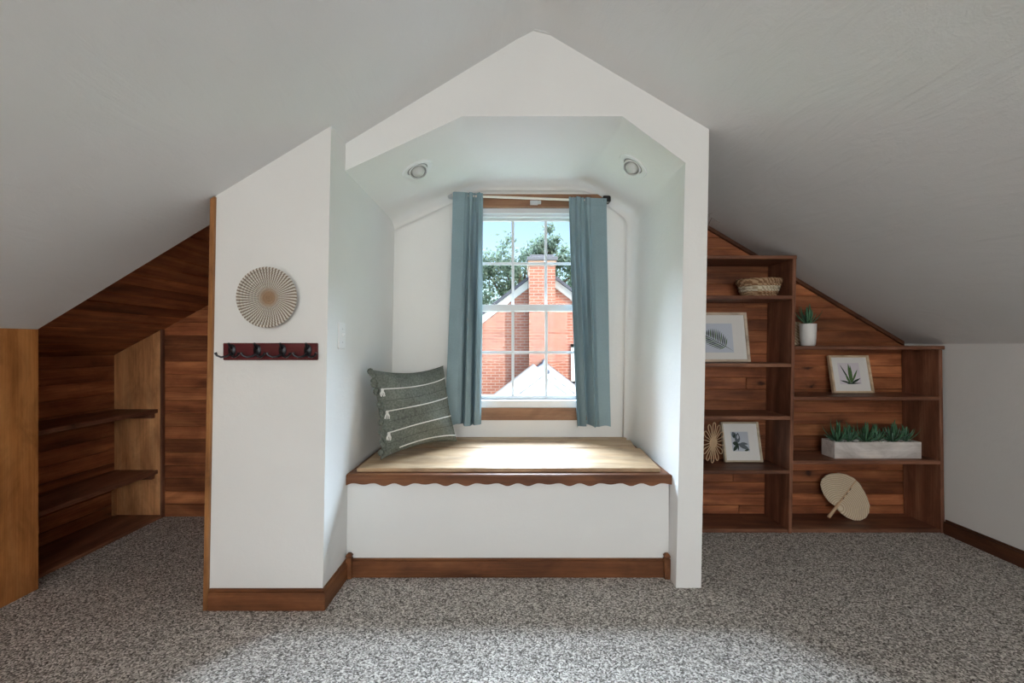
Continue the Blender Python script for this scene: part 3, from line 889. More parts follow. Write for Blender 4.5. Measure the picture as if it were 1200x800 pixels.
def picture(name, cx, yb, z0, w, h, leanback, border, fm, margin, pm, art, label, depth=0.020):
    """framed print standing on a shelf, leaning back by `leanback` metres at the top"""
    th = math.asin(leanback / h)
    base = Vector((cx, yb, z0))
    ux = Vector((1, 0, 0)); uz = Vector((0, math.sin(th), math.cos(th))); un = Vector((0, -math.cos(th), math.sin(th)))
    Q = lambda a, b, c: base + ux * a + uz * b + un * c       # across, up, outwards
    root = empty(name, base); tag(root, label, 'picture frame')
    def blk(a0, a1, b0, b1, c0, c1):
        return MB().hexa([Q(a0, b0, c0), Q(a1, b0, c0), Q(a1, b1, c0), Q(a0, b1, c0)], [Q(a0, b0, c1), Q(a1, b0, c1), Q(a1, b1, c1), Q(a0, b1, c1)])
    hw = w / 2
    for (a0, a1, b0, b1) in ((-hw, -hw + border, 0, h), (hw - border, hw, 0, h), (-hw + border, hw - border, 0, border), (-hw + border, hw - border, h - border, h)):
        blk(a0, a1, b0, b1, -0.004, depth).build('moulding', fm, root, bevel=0.0015)
    blk(-hw + border * .5, hw - border * .5, border * .5, h - border * .5, -0.003, 0.001).build('backing', 'fr_back', root)
    blk(-hw + border, hw - border, border, h - border, 0.001, 0.009).build('mat_board', 'mat_board', root)
    a0, a1, b0, b1 = margin
    pr = blk(a0, a1, b0, b1, 0.009, 0.0095).build('print', pm, root)
    for i, (poly, mm) in enumerate(art):
        m = MB(); c0 = 0.0095 + 0.00012 * i
        m.prism([Q(a0 + (a1 - a0) * p[0], b0 + (b1 - b0) * p[1], c0) for p in poly], un * 0.0004)
        m.build('printed_leaf', mm, pr)
    return root

def leaf_poly(x0, y0, x1, y1, w, asp=1.0, n=8):
    d = Vector((x1 - x0, (y1 - y0))); L = d.length; t = d / L; q = Vector((-t.y, t.x))
    prof = [(0, 0.15), (0.2, 0.8), (0.45, 1.0), (0.7, 0.75), (0.9, 0.3), (1.0, 0.0)]
    a = [Vector((x0, y0)) + t * L * u + q * w * k for u, k in prof]
    b = [Vector((x0, y0)) + t * L * u - q * w * k for u, k in prof[:-1]]
    return [tuple(p) for p in a] + [tuple(p) for p in reversed(b)]

# palm leaf print, partly behind the pier
art = []
st0, st1 = Vector((0.98, 0.06)), Vector((0.20, 0.62))
art.append((leaf_poly(st0.x, st0.y, st1.x, st1.y, 0.008), 'leafdark'))
for i in range(13):
    t = 0.26 + 0.72 * i / 12; p = st0.lerp(st1, t)
    L = 0.42 * math.sin(PI * (0.25 + 0.65 * i / 12))
    for s_, ang in ((1, 75), (-1, 200)):
        a = math.radians(ang + (12 * i / 12) * s_)
        q = p + Vector((math.cos(a) * L * 0.75, math.sin(a) * L))
        art.append((leaf_poly(p.x, p.y, q.x, q.y, 0.017), 'leafdark' if i % 3 else 'leafgreen'))
picture('picture_frame', 1.268, 2.832, 0.992, 0.42, 0.315, 0.055, 0.016, 'fr_pale', (-0.105, 0.115, 0.060, 0.245), 'print_blue', art,
        'pale wooden frame with palm leaf print on the shelf under the woven bowl')
# grey botanical photograph
art = [(leaf_poly(0.10, 0.98, 0.28, 0.62, 0.14), 'leafgrey'), (leaf_poly(0.30, 0.42, 0.42, 0.95, 0.16), 'leafgrey'),
       (leaf_poly(0.05, 0.42, 0.40, 0.36, 0.11), 'leafdark'), (leaf_poly(0.36, 0.38, 0.98, 0.10, 0.12), 'leafgrey'),
       (leaf_poly(0.05, 0.02, 0.36, 0.36, 0.09), 'leafdark'), (leaf_poly(0.52, 0.42, 0.95, 0.36, 0.06), 'leafgrey'),
       (leaf_poly(0.34, 0.40, 0.34, 0.02, 0.05), 'leafdark'), (leaf_poly(0.70, 0.03, 0.98, 0.08, 0.05), 'leafdark'),
       (leaf_poly(0.22, 0.88, 0.12, 0.66, 0.05), 'leafdark'), (leaf_poly(0.36, 0.62, 0.40, 0.86, 0.06), 'print_grey')]
picture('picture_frame', 1.443, 2.842, 0.368, 0.236, 0.247, 0.060, 0.011, 'fr_gold', (-0.060, 0.047, 0.066, 0.186), 'print_grey', art,
        'light framed grey botanical photograph beside the rattan flower')
# aloe print
art = [(leaf_poly(0.50, 0.06, 0.10, 0.94, 0.035), 'leafdark'), (leaf_poly(0.52, 0.06, 0.50, 0.98, 0.07), 'leafgreen'), (leaf_poly(0.56, 0.06, 0.58, 0.90, 0.06), 'leafgreen'),
       (leaf_poly(0.56, 0.08, 0.90, 0.70, 0.045), 'leafgreen'), (leaf_poly(0.50, 0.04, 0.02, 0.18, 0.04), 'leafdark'), (leaf_poly(0.55, 0.05, 0.98, 0.28, 0.05), 'leafdark'),
       (leaf_poly(0.46, 0.05, 0.30, 0.46, 0.05), 'leafgreen'), (leaf_poly(0.30, 0.02, 0.98, 0.05, 0.03), 'leafdark')]
picture('picture_frame', 2.124, 2.838, 0.798, 0.252, 0.238, 0.050, 0.013, 'fr_pine', (-0.073, 0.060, 0.056, 0.190), 'print_pink', art,
        'light pine frame with potted aloe print on the right shelf')

# woven bowl
def braid_mat(name, c1, c2):
    m = mat(name, c1, 0.9, 0.05); n = N(m); v = n.coord()
    w = n.new('ShaderNodeTexWave', wave_type='BANDS', bands_direction='DIAGONAL')
    w.inputs['Scale'].default_value = 26; w.inputs['Distortion'].default_value = 3.5; w.inputs['Detail'].default_value = 2
    n.link(v, w.inputs['Vector'])
    n.color(n.mix(smooth01(n, w.outputs['Fac'], 0.3, 0.7), c1, c2)); n.bump(w.outputs['Fac'], 0.8, 0.004)
    return m
M['braid_brown'] = braid_mat('brown_braid', (0.27, 0.15, 0.08), (0.52, 0.35, 0.22))
M['braid_cream'] = braid_mat('cream_braid', (0.50, 0.40, 0.27), (0.76, 0.68, 0.54))
bw = empty('woven_bowl', (1.505, 2.775, 1.389)); tag(bw, 'woven brown bowl with a cream band on the upper shelf', 'bowl')
def bowl_band(nm, rows, mt):
    m = MB()
    for (r, z) in rows:
        m.tube([(1.505 + r * math.cos(a), 2.775 + r * math.sin(a) * 0.80, 1.389 + z + 0.0025 * math.sin(a + .5)) for a in [2 * PI * k / 64 for k in range(64)]],
               [0.0105 + 0.0022 * math.sin(2 * PI * k / 64 * 26) for k in range(64)], 8, True)
    m.build(nm, mt, bw, smooth=True, sharp=80)
bowl_band('lower_band', [(0.090, 0.0105), (0.098, 0.027)], 'braid_brown')
bowl_band('cream_band', [(0.104, 0.043), (0.110, 0.059)], 'braid_cream')
bowl_band('upper_band', [(0.116, 0.075), (0.121, 0.091), (0.123, 0.101)], 'braid_brown')
MB().lathe([(0.0, 0.004), (0.085, 0.004), (0.085, 0.012), (0.0, 0.012)], 32, Matrix.Translation((1.505, 2.775, 1.389)) @ Matrix.Scale(0.8, 4, (0, 1, 0))).build('base', 'braid_brown', bw)

# succulent leaves
M['succ'] = fabric('succulent_leaf', (0.10, 0.235, 0.135), 40, 0.1, 0.5, 0.45)
M['succ2'] = fabric('blue_green_leaf', (0.15, 0.27, 0.20), 40, 0.1, 0.5, 0.45)
def leaf_mesh(name, L, w, curl, material):
    m = MB(); n = 6; vs = []
    for i in range(n + 1):
        t = i / n
        ww = w * (0.55 + 0.9 * t - 1.45 * t ** 2.2) if i < n else 0.0004
        ww = max(ww, 0.0004)
        x = L * math.sin(t * curl) / curl if curl > 0.01 else L * t
        z = L * (1 - math.cos(t * curl)) / curl if curl > 0.01 else 0
        vs += [(x, -ww, z + ww * 0.35), (x, 0, z - ww * 0.25), (x, ww, z + ww * 0.35), (x, 0, z + ww * 0.2)]
    fs = []
    for i in range(n):
        for k in range(4):
            l = (k + 1) % 4
            fs.append((i * 4 + k, i * 4 + l, i * 4 + 4 + l, i * 4 + 4 + k))
    m.add(vs, fs)
    me = bpy.data.meshes.new(name)
    me.from_pydata(m.v, [], m.f); me.materials.append(M[material])
    me.polygons.foreach_set('use_smooth', [True] * len(me.polygons))
    return me
LM = [leaf_mesh('leaf_a', 0.060, 0.0062, 0.7, 'succ'), leaf_mesh('leaf_b', 0.050, 0.0058, 0.4, 'succ2'), leaf_mesh('leaf_c', 0.068, 0.0050, 0.9, 'succ')]
def rosette(root, at, n, lo, hi, scale, seed, bias=None):
    rnd = random.Random(seed)
    for i in range(n):
        o = bpy.data.objects.new('leaf', LM[rnd.randrange(3)]); COL.objects.link(o); o.parent = root
        o.location = Vector(at) - world_loc(root)
        t = i / max(1, n - 1)
        el = math.radians(lo + (hi - lo) * t + rnd.uniform(-8, 8))
        az = i * 2.399 + rnd.uniform(-0.3, 0.3)
        o.rotation_euler = (Matrix.Rotation(az, 3, 'Z') @ Matrix.Rotation(-el, 3, 'Y')).to_euler()
        k = scale * rnd.uniform(0.8, 1.2)
        o.scale = (k, k, k)

# white pot plant on the low bookcase top
px, py = 1.817, 2.793
pot = empty('white_planter', (px, py, 1.094)); tag(pot, 'small white ceramic pot on top of the low bookcase', 'pot')
MB().lathe([(0.0, 0.0), (0.034, 0.0), (0.040, 0.006), (0.044, 0.05), (0.046, 0.135), (0.0425, 0.135), (0.040, 0.115), (0.0, 0.115)], 32, Matrix.Translation((px, py, 1.094))).build('pot_body', 'ceramic', pot, smooth=True)
MB().lathe([(0.0, 0.119), (0.036, 0.117), (0.0395, 0.115)], 20, Matrix.Translation((px, py, 1.094))).build('soil', 'twig', pot)
pl = empty('potted_succulent', (px, py, 1.212)); tag(pl, 'spiky green succulent growing in the white pot', 'plant')
MB().lathe([(0.0, -0.004), (0.010, -0.004), (0.008, 0.02), (0.0, 0.024)], 10, Matrix.Translation((px, py, 1.215))).build('stem', 'succ', pl)
rosette(pl, (px, py, 1.222), 30, 25, 84, 1.75, 5)
# woven box peeking out behind the pot
M['weave'] = braid_mat('pale_flat_weave', (0.40, 0.29, 0.19), (0.66, 0.54, 0.40))
tb = empty('woven_tray', (1.748, 2.84, 1.094)); tag(tb, 'pale woven tray standing on edge behind the white pot', 'tray')
q = MB(); xs0, xs1 = 1.690, 1.845
q.hexa([(xs0, 2.855, 1.094), (xs1, 2.855, 1.094), (xs1, 2.870, 1.094), (xs0, 2.870, 1.094)], [(xs0, 2.885, 1.262), (xs1, 2.885, 1.238), (xs1, 2.900, 1.238), (xs0, 2.900, 1.262)])
q.build('panel', 'weave', tb, bevel=0.004)
q = MB(); q.tube([(xs0 + .004, 2.852, 1.099), (xs1 - .004, 2.852, 1.099), (xs1 - .004, 2.880, 1.236), (xs0 + .004, 2.880, 1.258)], 0.005, 8, True); q.build('rim', 'weave', tb, smooth=True)

# whitewashed trough with succulents
M['whitewash'] = wood('whitewashed_wood', (0.52, 0.46, 0.42), (0.70, 0.65, 0.62), (0.78, 0.75, 0.73), 'x', 0.04, 0.15, 0.7)
tz = 0.425; tx0, tx1, ty0, ty1, th = 1.915, 2.432, 2.700, 2.815, 0.098
tr = empty('planter_trough', ((tx0 + tx1) / 2, (ty0 + ty1) / 2, tz)); tag(tr, 'whitewashed wooden trough on the right shelf below the aloe print', 'planter')
B(tx0, tx1, ty0, ty0 + 0.012, tz, tz + th).build('side_board', 'whitewash', tr, bevel=0.0015)
B(tx0, tx1, ty1 - 0.012, ty1, tz, tz + th).build('side_board', 'whitewash', tr, bevel=0.0015)
B(tx0, tx0 + 0.012, ty0 + 0.012, ty1 - 0.012, tz, tz + th).build('end_board', 'whitewash', tr, bevel=0.0015)
B(tx1 - 0.012, tx1, ty0 + 0.012, ty1 - 0.012, tz, tz + th).build('end_board', 'whitewash', tr, bevel=0.0015)
B(tx0 + 0.011, tx1 - 0.011, ty0 + 0.011, ty1 - 0.011, tz + 0.002, tz + th - 0.018).build('filling', 'twig', tr)
m = MB(); rs = random.Random(4)
for i in range(150):
    c_ = Vector((rs.uniform(tx0 + 0.018, tx1 - 0.018), rs.uniform(ty0 + 0.018, ty1 - 0.018), tz + th - 0.012 + rs.uniform(0, 0.008)))
    r = rs.uniform(0.005, 0.009)
    m.add([c_ + Vector(d) * r for d in ((1, 0, 0), (-1, 0, 0), (0, 1, 0), (0, -1, 0), (0, 0, 0.7), (0, 0, -0.7))],
          [(0, 2, 4), (2, 1, 4), (1, 3, 4), (3, 0, 4), (2, 0, 5), (1, 2, 5), (3, 1, 5), (0, 3, 5)])
pb = m.build('pebbles', 'ceramic', tr, smooth=True, sharp=180); pb['kind'] = 'stuff'
for i in range(6):
    cx = tx0 + 0.048 + i * (tx1 - tx0 - 0.096) / 5; cy = (ty0 + ty1) / 2 + (0.008 if i % 2 else -0.012)
    s_ = empty('trough_succulent', (cx, cy, tz + th - 0.018)); tag(s_, 'pointed green succulent growing in the whitewashed trough', 'plant', 'succulents in the whitewashed trough')
    MB().lathe([(0.0, -0.004), (0.009, -0.004), (0.006, 0.012), (0.0, 0.015)], 8, Matrix.Translation((cx, cy, tz + th - 0.016))).build('stem', 'succ', s_)
    rosette(s_, (cx, cy, tz + th - 0.008), 30, 12, 82, 1.55 if i % 2 else 1.8, 20 + i)

# palm-leaf hand fan on the bottom board
def fan_mat():
    m = mat('woven_palm_fan', (0.62, 0.49, 0.34), 0.85, 0.1); n = N(m); v = n.coord()
    d = n.vmath('LENGTH', n.vmath('SUBTRACT', v, (-0.045, 0.0, 0.062)).outputs[0]).outputs['Value']
    w = n.math('SINE', n.math('MULTIPLY', d, 560.0))
    k = n.noise(v, 120, 3)
    f = n.math('ADD', n.math('MULTIPLY', smooth01(n, w, -0.9, 0.3), 0.65), n.math('MULTIPLY', k, 0.35))
    n.color(n.ramp(f, [(0.15, (0.52, 0.39, 0.26)), (0.55, (0.66, 0.52, 0.37)), (0.9, (0.74, 0.62, 0.47))]))
    n.bump(w, 0.5, 0.002)
    return m
M['fan'] = fan_mat()
crop = [(168, 452), (182, 420), (212, 396), (250, 384), (300, 380), (350, 390), (395, 412), (425, 445), (445, 490), (460, 540), (465, 585), (452, 628), (425, 660),
        (385, 677), (345, 676), (305, 660), (272, 635), (250, 608), (243, 590), (228, 578), (205, 560), (182, 525), (170, 488)]
fanD = 2.80
pts = []
for cx, cy in crop:
    p = P(940 + cx / 5.714, 490 + cy / 5.714, fanD); pts.append(Vector((p.x, 0, p.z)))
zb_ = min(p.z for p in pts); fz0 = 0.022
fx = sum(p.x for p in pts) / len(pts)
tl = math.radians(16)
def FQ(x, z, c): return Vector((x, 2.800 + math.sin(tl) * (z - zb_) - c * math.cos(tl), fz0 + 0.002 + (z - zb_) * math.cos(tl) + c * math.sin(tl)))
fan = empty('hand_fan', (fx, 2.82, fz0)); tag(fan, 'heart-shaped woven palm fan leaning on the bookcase bottom board', 'hand fan')
m = MB(); m.prism([FQ(p.x, p.z, -0.003) for p in pts], FQ(0, 0, 0.006) - FQ(0, 0, -0.003)); m.build('blade', 'fan', fan, bevel=0.0015)
m = MB(); m.tube([FQ(p.x, p.z, 0.002) for p in pts], 0.0048, 8, True); m.build('rim', 'fan', fan, smooth=True)
a = P(940 + 172 / 5.714, 490 + 664 / 5.714, fanD); b = P(940 + 262 / 5.714, 490 + 572 / 5.714, fanD); c2 = P(940 + 405 / 5.714, 490 + 428 / 5.714, fanD)
m = MB(); m.tube([FQ(a.x, a.z + 0.004, 0.012), FQ(b.x, b.z, 0.010)], [0.0095, 0.008], 10); m.build('handle', 'rattan', fan, smooth=True)
m = MB(); m.tube([FQ(b.x, b.z, 0.010), FQ(c2.x, c2.z, 0.007)], [0.006, 0.0035], 8); m.build('midrib', 'rattan', fan, smooth=True)
for t in (0.15, 0.35, 0.55):
    p0 = b.lerp(c2, t); p1 = b.lerp(c2, t + 0.10)
    m = MB(); m.tube([FQ(p0.x + 0.003, p0.z + 0.003, 0.016), FQ(p1.x + 0.003, p1.z + 0.003, 0.013)], 0.0022, 6); m.build('stitch', 'twig', fan)

# rattan flower behind the pier
fc = Vector((1.245, 2.812, 0.368 + 0.128)); fl = empty('rattan_flower', (fc.x, fc.y, 0.368)); tag(fl, 'open rattan flower ornament next to the framed grey photograph', 'ornament')
def FL(r, a): return fc + Vector((0.72 * r * math.sin(a), 0.40 * r * math.sin(a), r * math.cos(a)))
MB().lathe([(0.0, 0.006), (0.030, 0.005), (0.034, 0.0), (0.030, -0.005), (0.0, -0.006)], 24, Matrix.Translation(fc) @ Matrix.Rotation(0.5, 4, 'Z') @ Matrix.Rotation(PI / 2, 4, 'X')).build('centre_disc', 'rattan', fl, smooth=True)
for i in range(12):
    a0 = 2 * PI * i / 12 + 0.1
    loop = []
    for k in range(18):
        t = k / 17
        rr = 0.026 + 0.098 * math.sin(PI * t) ** 0.8
        loop.append(FL(rr, a0 + 0.26 * math.cos(PI * t) * (0.35 + 0.65 * math.sin(PI * t))))
    MB().tube(loop, 0.0028, 6).build('petal', 'rattan', fl, smooth=True)
# white star ornament mostly behind the pier
sc_ = Vector((1.075, 2.83, 0.684)); m = MB()
ang = [PI / 2 + k * PI / 5 + 0.32 for k in range(10)]
pts = [sc_ + Vector((r * math.cos(a), 0.0, r * math.sin(a) + 0.0625)) for k, a in enumerate(ang) for r in ((0.080 if k % 2 == 0 else 0.034),)]
zmin = min(p.z for p in pts); pts = [p - Vector((0, 0, zmin - 0.684)) for p in pts]
cc = sum(pts, Vector()) / 10
m.add(pts + [cc + Vector((0, -0.020, 0)), cc + Vector((0, 0.020, 0))], [(i, (i + 1) % 10, 10) for i in range(10)] + [((i + 1) % 10, i, 11) for i in range(10)])
tag(m.build('star_ornament', 'ceramic'), 'white five-pointed star ornament half hidden by the pier', 'ornament')
# vase with dry twigs on the tall bookcase top
vx, vy, vz = 1.105, 2.78, 1.622
vs_ = empty('twig_vase', (vx, vy, vz)); tag(vs_, 'small white vase with dry twigs on the tall bookcase top', 'vase')
MB().lathe([(0.0, 0.0), (0.030, 0.0), (0.046, 0.03), (0.050, 0.06), (0.036, 0.095), (0.020, 0.110), (0.024, 0.122), (0.018, 0.122), (0.015, 0.108), (0.0, 0.10)], 24, Matrix.Translation((vx, vy, vz))).build('vase_body', 'ceramic', vs_, smooth=True)
for i, (dx, dy, dz, k) in enumerate(((0.05, -0.10, 0.245, 0.02), (0.085, -0.07, 0.235, -0.02), (0.03, -0.13, 0.225, 0.015))):
    MB().tube([(vx, vy, vz + 0.09), (vx + dx * .5 - k, vy + dy * .5, vz + 0.165), (vx + dx, vy + dy, vz + dz), (vx + dx * 1.5, vy + dy - 0.01, vz + dz - 0.012 + k)], [0.0016, 0.0014, 0.0012, 0.0008], 5).build('twig', 'twig', vs_)

# ------------------------------------------------------------------ pillow
C00, C10, C11, C01 = Vector((-0.668, 2.315, 0.517)), Vector((-0.330, 2.720, 0.522)), Vector((-0.425, 2.800, 0.972)), Vector((-0.728, 2.325, 0.975))
pn = (C10 - C00).cross(C01 - C00).normalized()
if pn.y > 0: pn = -pn
def edge_in(t): return 0.045 * (1 - (2 * t - 1) ** 2)     # sides pulled in between the corners
def pil(u, v, side, extra=0.0):
    p = (C00 * (1 - u) + C10 * u) * (1 - v) + (C01 * (1 - u) + C11 * u) * v
    ex = (C10 - C00).normalized(); ez = (C01 - C00).normalized()
    p = p + ex * edge_in(v) * (1 - 2 * u) * 0.7 + ez * edge_in(u) * (1 - 2 * v) * 0.7
    prof = max(0.0, (1 - (2 * u - 1) ** 2) * (1 - (2 * v - 1) ** 2)) ** 0.42
    wr = 0.004 * math.sin(9 * u + 7 * v) * prof + 0.005 * math.sin(21 * v + 3 * u) * prof * (1 - u)
    t = (0.082 if side > 0 else 0.062) * prof
    return p + pn * side * (t + 0.004) + pn * (wr + extra)
pw = empty('throw_pillow', ((C00 + C10) / 2).to_tuple()); pw.location.z = 0.508
tag(pw, 'grey-green knitted throw pillow with white stripes on the window seat', 'pillow')
m = MB(); nu = 40
m.grid(lambda u, v: pil(u, v, 1), nu, nu); m.grid(lambda u, v: pil(u, v, -1), nu, nu)
for f in (lambda t, s: pil(t, 0, 1 - 2 * s), lambda t, s: pil(t, 1, 1 - 2 * s), lambda t, s: pil(0, t, 1 - 2 * s), lambda t, s: pil(1, t, 1 - 2 * s)):
    m.grid(f, nu, 1)
m.build('cushion', 'pillow', pw, smooth=True, weld=True, sharp=100)
def stripe(v0, v1, nm, mt, r, ua=0.03, ub=0.985, tass=False):
    pts = [pil(ua + (ub - ua) * i / 40, v0 + (v1 - v0) * i / 40, 1, r * 0.4) for i in range(41)]
    o = MB().tube(pts, r, 6).build(nm, mt, pw, smooth=True)
    if tass:
        p = pts[0]; t = MB()
        rt = random.Random(int(v0 * 100))
        t.lathe([(0.0, 0.004), (0.007, 0.002), (0.008, -0.006), (0.006, -0.010), (0.008, -0.016)], 10, Matrix.Translation(p + pn * 0.005))
        for k in range(12):
            a = k * PI / 6
            d = Vector((math.cos(a), math.sin(a), 0)) * 0.006
            t.tube([p + pn * 0.005 + d * 0.6 + Vector((0, 0, -0.008)), p + pn * 0.006 + d * 1.6 + Vector((rt.uniform(-.003, .003), 0, -0.024)), p + pn * 0.007 + d * 1.9 + Vector((rt.uniform(-.004, .004), 0, -0.038))], [0.0022, 0.002, 0.0012], 5)
        t.build('tassel', 'cord', o, smooth=True)
stripe(0.775, 0.845, 'stripe', 'cord', 0.0032, tass=True)
stripe(0.520, 0.590, 'stripe', 'cord', 0.0032, tass=True)
stripe(0.280, 0.345, 'stripe', 'cord', 0.0032, tass=True)
stripe(0.070, 0.085, 'stripe', 'cord', 0.0032, ua=0.16)
for a, b in ((0.64, 0.71), (0.40, 0.465), (0.155, 0.22)):
    stripe(a, b, 'seam', 'pillow_seam', 0.0011)
# knotted yarn bobbles down the side edge
rk = random.Random(9)
for i in range(9):
    v = 0.06 + 0.9 * i / 8
    c_ = pil(0.0, v, 0) + pn * 0.008
    m = MB(); r = 0.014 + 0.004 * rk.random()
    for k in range(3):
        q = c_ + Vector((rk.uniform(-.008, .008), rk.uniform(-.008, .008), rk.uniform(-.01, .01)))
        m.lathe([(0.0, -r), (r * .7, -r * .7), (r, 0), (r * .7, r * .7), (0.0, r)], 8, Matrix.Translation(q))
    m.build('bobble', 'pillow', pw, smooth=True, sharp=180)

# ------------------------------------------------------------------ outdoors
struct(B(-40, 40, 3.6, 70, -3.3, -3.2).build('ground', 'lawn'), 'lawn between the houses')
NY = 10.8
def PN(px, py, D=NY): return P(px, py, D)
nb = empty('neighbour_house', (0.72, NY, -3.2)); tag(nb, 'red brick house with gable and chimney seen through the window', 'house')
ax, az, gs = 0.71, 2.86, 0.765
hw = 4.6
MB().prism([(ax - hw, NY, -3.2), (ax + hw, NY, -3.2), (ax + hw, NY, az - hw * gs), (ax, NY, az), (ax - hw, NY, az - hw * gs)], (0, 6.0, 0)).build('brick_wall', 'brick', nb, origin=(0, NY, 0))
for s_ in (-1, 1):
    q = [(ax, az + 0.02), (ax + s_ * (hw + .3), az + 0.02 - (hw + .3) * gs), (ax + s_ * (hw + .3), az - 0.17 - (hw + .3) * gs), (ax, az - 0.17)]
    MB().prism([(x, NY - 0.07, z) for x, z in q], (0, 0.08, 0)).build('rake_board', 'siding', nb)
    q = [(ax, az + 0.02), (ax + s_ * (hw + .4), az + 0.02 - (hw + .4) * gs), (ax + s_ * (hw + .4), az + 0.10 - (hw + .4) * gs), (ax, az + 0.10)]
    MB().prism([(x, NY - 0.16, z) for x, z in q], (0, 6.4, 0)).build('roof_slope', 'darkshingle', nb)
ch0, ch1, chy = 0.388, 0.985, NY - 0.46
MB().box(ch0, ch1, chy, NY + 0.35, -3.2, 3.03).build('chimney_stack', 'brick', nb, origin=(0, NY, 0))
MB().box(ch0 - 0.02, ch1 + 0.02, chy - 0.02, NY + 0.37, 2.90, 3.02).build('chimney_band', 'limestone', nb)
MB().box(ch0 - 0.05, ch1 + 0.05, chy - 0.05, NY + 0.40, 3.02, 3.10).box(ch0 + .03, ch1 - .03, chy + .03, NY + .3, 3.10, 3.16).build('chimney_crown', 'crown', nb, bevel=0.01)
wz = MB(); wx0, wx1, wz0, wz1 = 1.40, 2.3, 0.16, 1.12
for q in ((wx0, wx0 + .09, wz0, wz1), (wx1 - .09, wx1, wz0, wz1), (wx0, wx1, wz0, wz0 + .08), (wx0, wx1, wz1 - .08, wz1)): wz.box(q[0], q[1], NY - 0.05, NY + 0.02, q[2], q[3])
wo_ = wz.build('window', 'siding', nb); B(wx0 + .08, wx1 - .08, NY - 0.02, NY + 0.01, wz0 + .07, wz1 - .07).build('pane', 'darkpane', wo_)
# small gabled porch in front of the brick wall
pr_ = empty('gabled_porch', (0.55, 7.6, -3.2)); tag(pr_, 'small white sided gable with grey shingled roof before the brick house', 'porch')
A0, A1 = Vector((0.465, 6.0, 0.735)), Vector((0.72, 10.32, 0.735)); ps = 0.76; pw_ = 1.5
def PR(s, d, t, up=0.0):   # side, distance down the slope in x, along ridge 0..1
    p = A0.lerp(A1, t); return p + Vector((s * d, 0, -ps * d + up))
for s_ in (-1, 1):
    MB().hexa([PR(s_, 0, 0, -.06), PR(s_, pw_, 0, -.06), PR(s_, pw_, 1, -.06), PR(s_, 0, 1, -.06)], [PR(s_, 0, 0, -.012), PR(s_, pw_, 0, -.012), PR(s_, pw_, 1, -.012), PR(s_, 0, 1, -.012)]).build('roof_deck', 'darkshingle', pr_)
    nrow = 13
    for r in range(nrow):
        d0 = pw_ * r / nrow; d1 = pw_ * (r + 1.12) / nrow
        MB().hexa([PR(s_, d0, -0.01, -.012), PR(s_, d1, -0.01, -.004), PR(s_, d1, 1, -.004), PR(s_, d0, 1, -.012)], [PR(s_, d0, -0.01, -.002), PR(s_, d1, -0.01, .014), PR(s_, d1, 1, .014), PR(s_, d0, 1, -.002)]).build('shingle_course', 'roofshingle', pr_)
    MB().hexa([PR(s_, 0, -0.012, -.075), PR(s_, pw_, -0.012, -.075), PR(s_, pw_, 0.002, -.075), PR(s_, 0, 0.002, -.075)], [PR(s_, 0, -0.012, -.01), PR(s_, pw_, -0.012, -.01), PR(s_, pw_, 0.002, -.01), PR(s_, 0, 0.002, -.01)]).build('rake_board', 'siding', pr_)
MB().tube([PR(1, 0, -0.01, 0.012), PR(1, 0, 1, 0.012)], 0.035, 6).build('ridge_cap', 'darkshingle', pr_)
zz = -3.2
g = MB(); yw = 6.01
g.prism([(0.468 - 1.3, yw + .02, -3.2), (0.468 + 1.3, yw + .02, -3.2), (0.468 + 1.3, yw + .02, 0.72 - 1.3 * ps - .05), (0.468, yw + .02, 0.68), (0.468 - 1.3, yw + .02, 0.72 - 1.3 * ps - .05)], (0, 4.1, 0)); g.build('porch_wall', 'siding', pr_)
for r in range(9):
    z0 = -0.35 + r * 0.115; z1 = z0 + 0.112; w0 = max(0.0, (0.66 - z0) / ps); w1 = max(0.01, (0.66 - z1) / ps)
    MB().hexa([(0.468 - w0, yw, z0), (0.468 + w0, yw, z0), (0.468 + w0, yw + .03, z0), (0.468 - w0, yw + .03, z0)], [(0.468 - w1, yw + .012, z1), (0.468 + w1, yw + .012, z1), (0.468 + w1, yw + .03, z1), (0.468 - w1, yw + .03, z1)]).build('clapboard', 'siding', pr_)

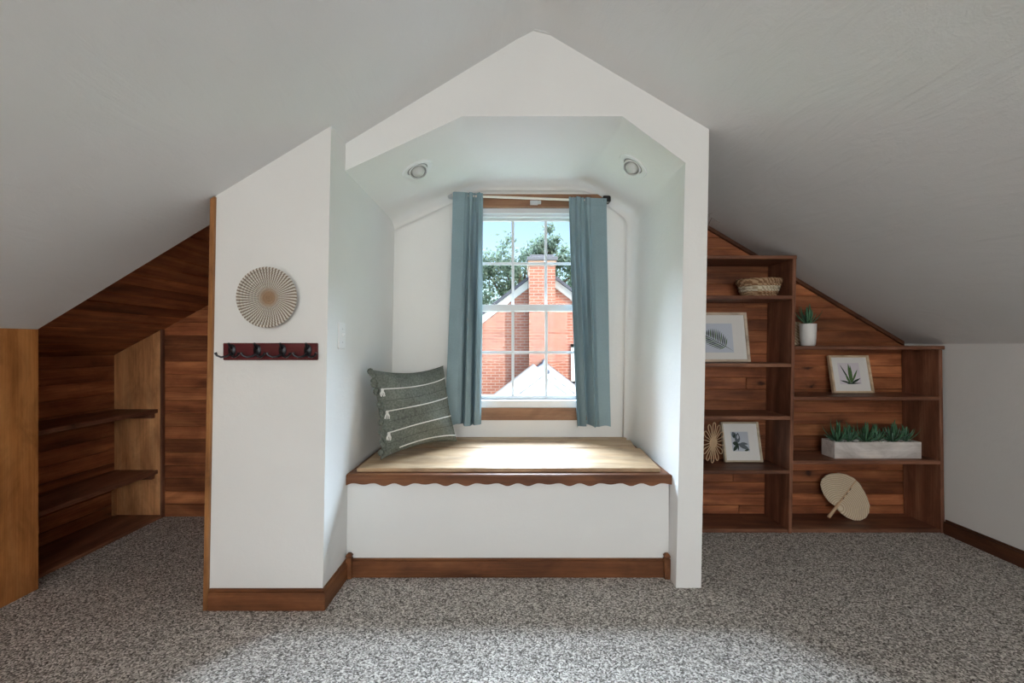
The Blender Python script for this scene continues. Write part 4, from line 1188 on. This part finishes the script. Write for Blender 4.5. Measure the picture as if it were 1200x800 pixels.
def tree(cx, cy, clumps, trunk_r, label, seed, nleaf):
    rt = random.Random(seed)
    root = empty('leafy_tree', (cx, cy, -3.2)); tag(root, label, 'tree', None)
    m = MB(); top = max(c[2] for c in clumps)
    m.tube([(cx, cy, -3.2), (cx + .1, cy, 0.0), (cx, cy, top - 0.6)], [trunk_r, trunk_r * .8, trunk_r * .3], 10)
    for c in clumps:
        m.tube([(cx, cy, c[2] - 1.6), ((cx + c[0]) / 2, (cy + c[1]) / 2, c[2] - 0.9), (c[0], c[1], c[2])], [trunk_r * .5, trunk_r * .35, trunk_r * .12], 6)
        for k in range(5):
            d = Vector((rt.gauss(0, 1), rt.gauss(0, 1), rt.gauss(0.3, 1))).normalized() * c[3] * 0.85
            m.tube([(c[0], c[1], c[2]), (c[0] + d.x, c[1] + d.y, c[2] + d.z)], [trunk_r * .1, trunk_r * .03], 4)
    m.build('trunk', 'bark', root, smooth=True)
    f = MB()
    for c in clumps:
        subs = [Vector((c[0], c[1], c[2])) + Vector((rt.gauss(0, .5), rt.gauss(0, .5), rt.gauss(0, .5))) * c[3] for _ in range(14)]
        for k in range(nleaf):
            s_ = rt.choice(subs)
            p = s_ + Vector((rt.gauss(0, 1), rt.gauss(0, 1), rt.gauss(0, .9))) * c[3] * 0.20
            r = rt.uniform(0.04, 0.085)
            a = Vector((rt.gauss(0, 1), rt.gauss(0, 1), rt.gauss(0, 1))).normalized(); b = a.orthogonal().normalized(); 
            b = (Matrix.Rotation(rt.uniform(0, 6.28), 3, a) @ b)
            cdir = a.cross(b)
            f.add([p + b * r * 1.5, p + cdir * r * .7, p - b * r * 1.2, p - cdir * r * .7], [(0, 1, 2, 3)])
    fo = f.build('foliage', 'foliage', root); fo['kind'] = 'stuff'
tree(0.3, 18.5, [(-0.95, 18.2, 3.9, 1.0), (-0.30, 18.6, 4.3, .9), (-1.4, 18.7, 2.8, 1.0), (-0.3, 18.4, 3.1, .9), (1.15, 18.7, 4.75, .75), (1.6, 18.5, 5.0, .6), (0.6, 18.8, 4.4, .75), (1.95, 18.4, 4.3, .75), (2.5, 18.6, 3.5, .8), (2.9, 18.3, 4.2, .8)], 0.2,
     'broad grey-green tree rising behind the chimney', 2, 1000)
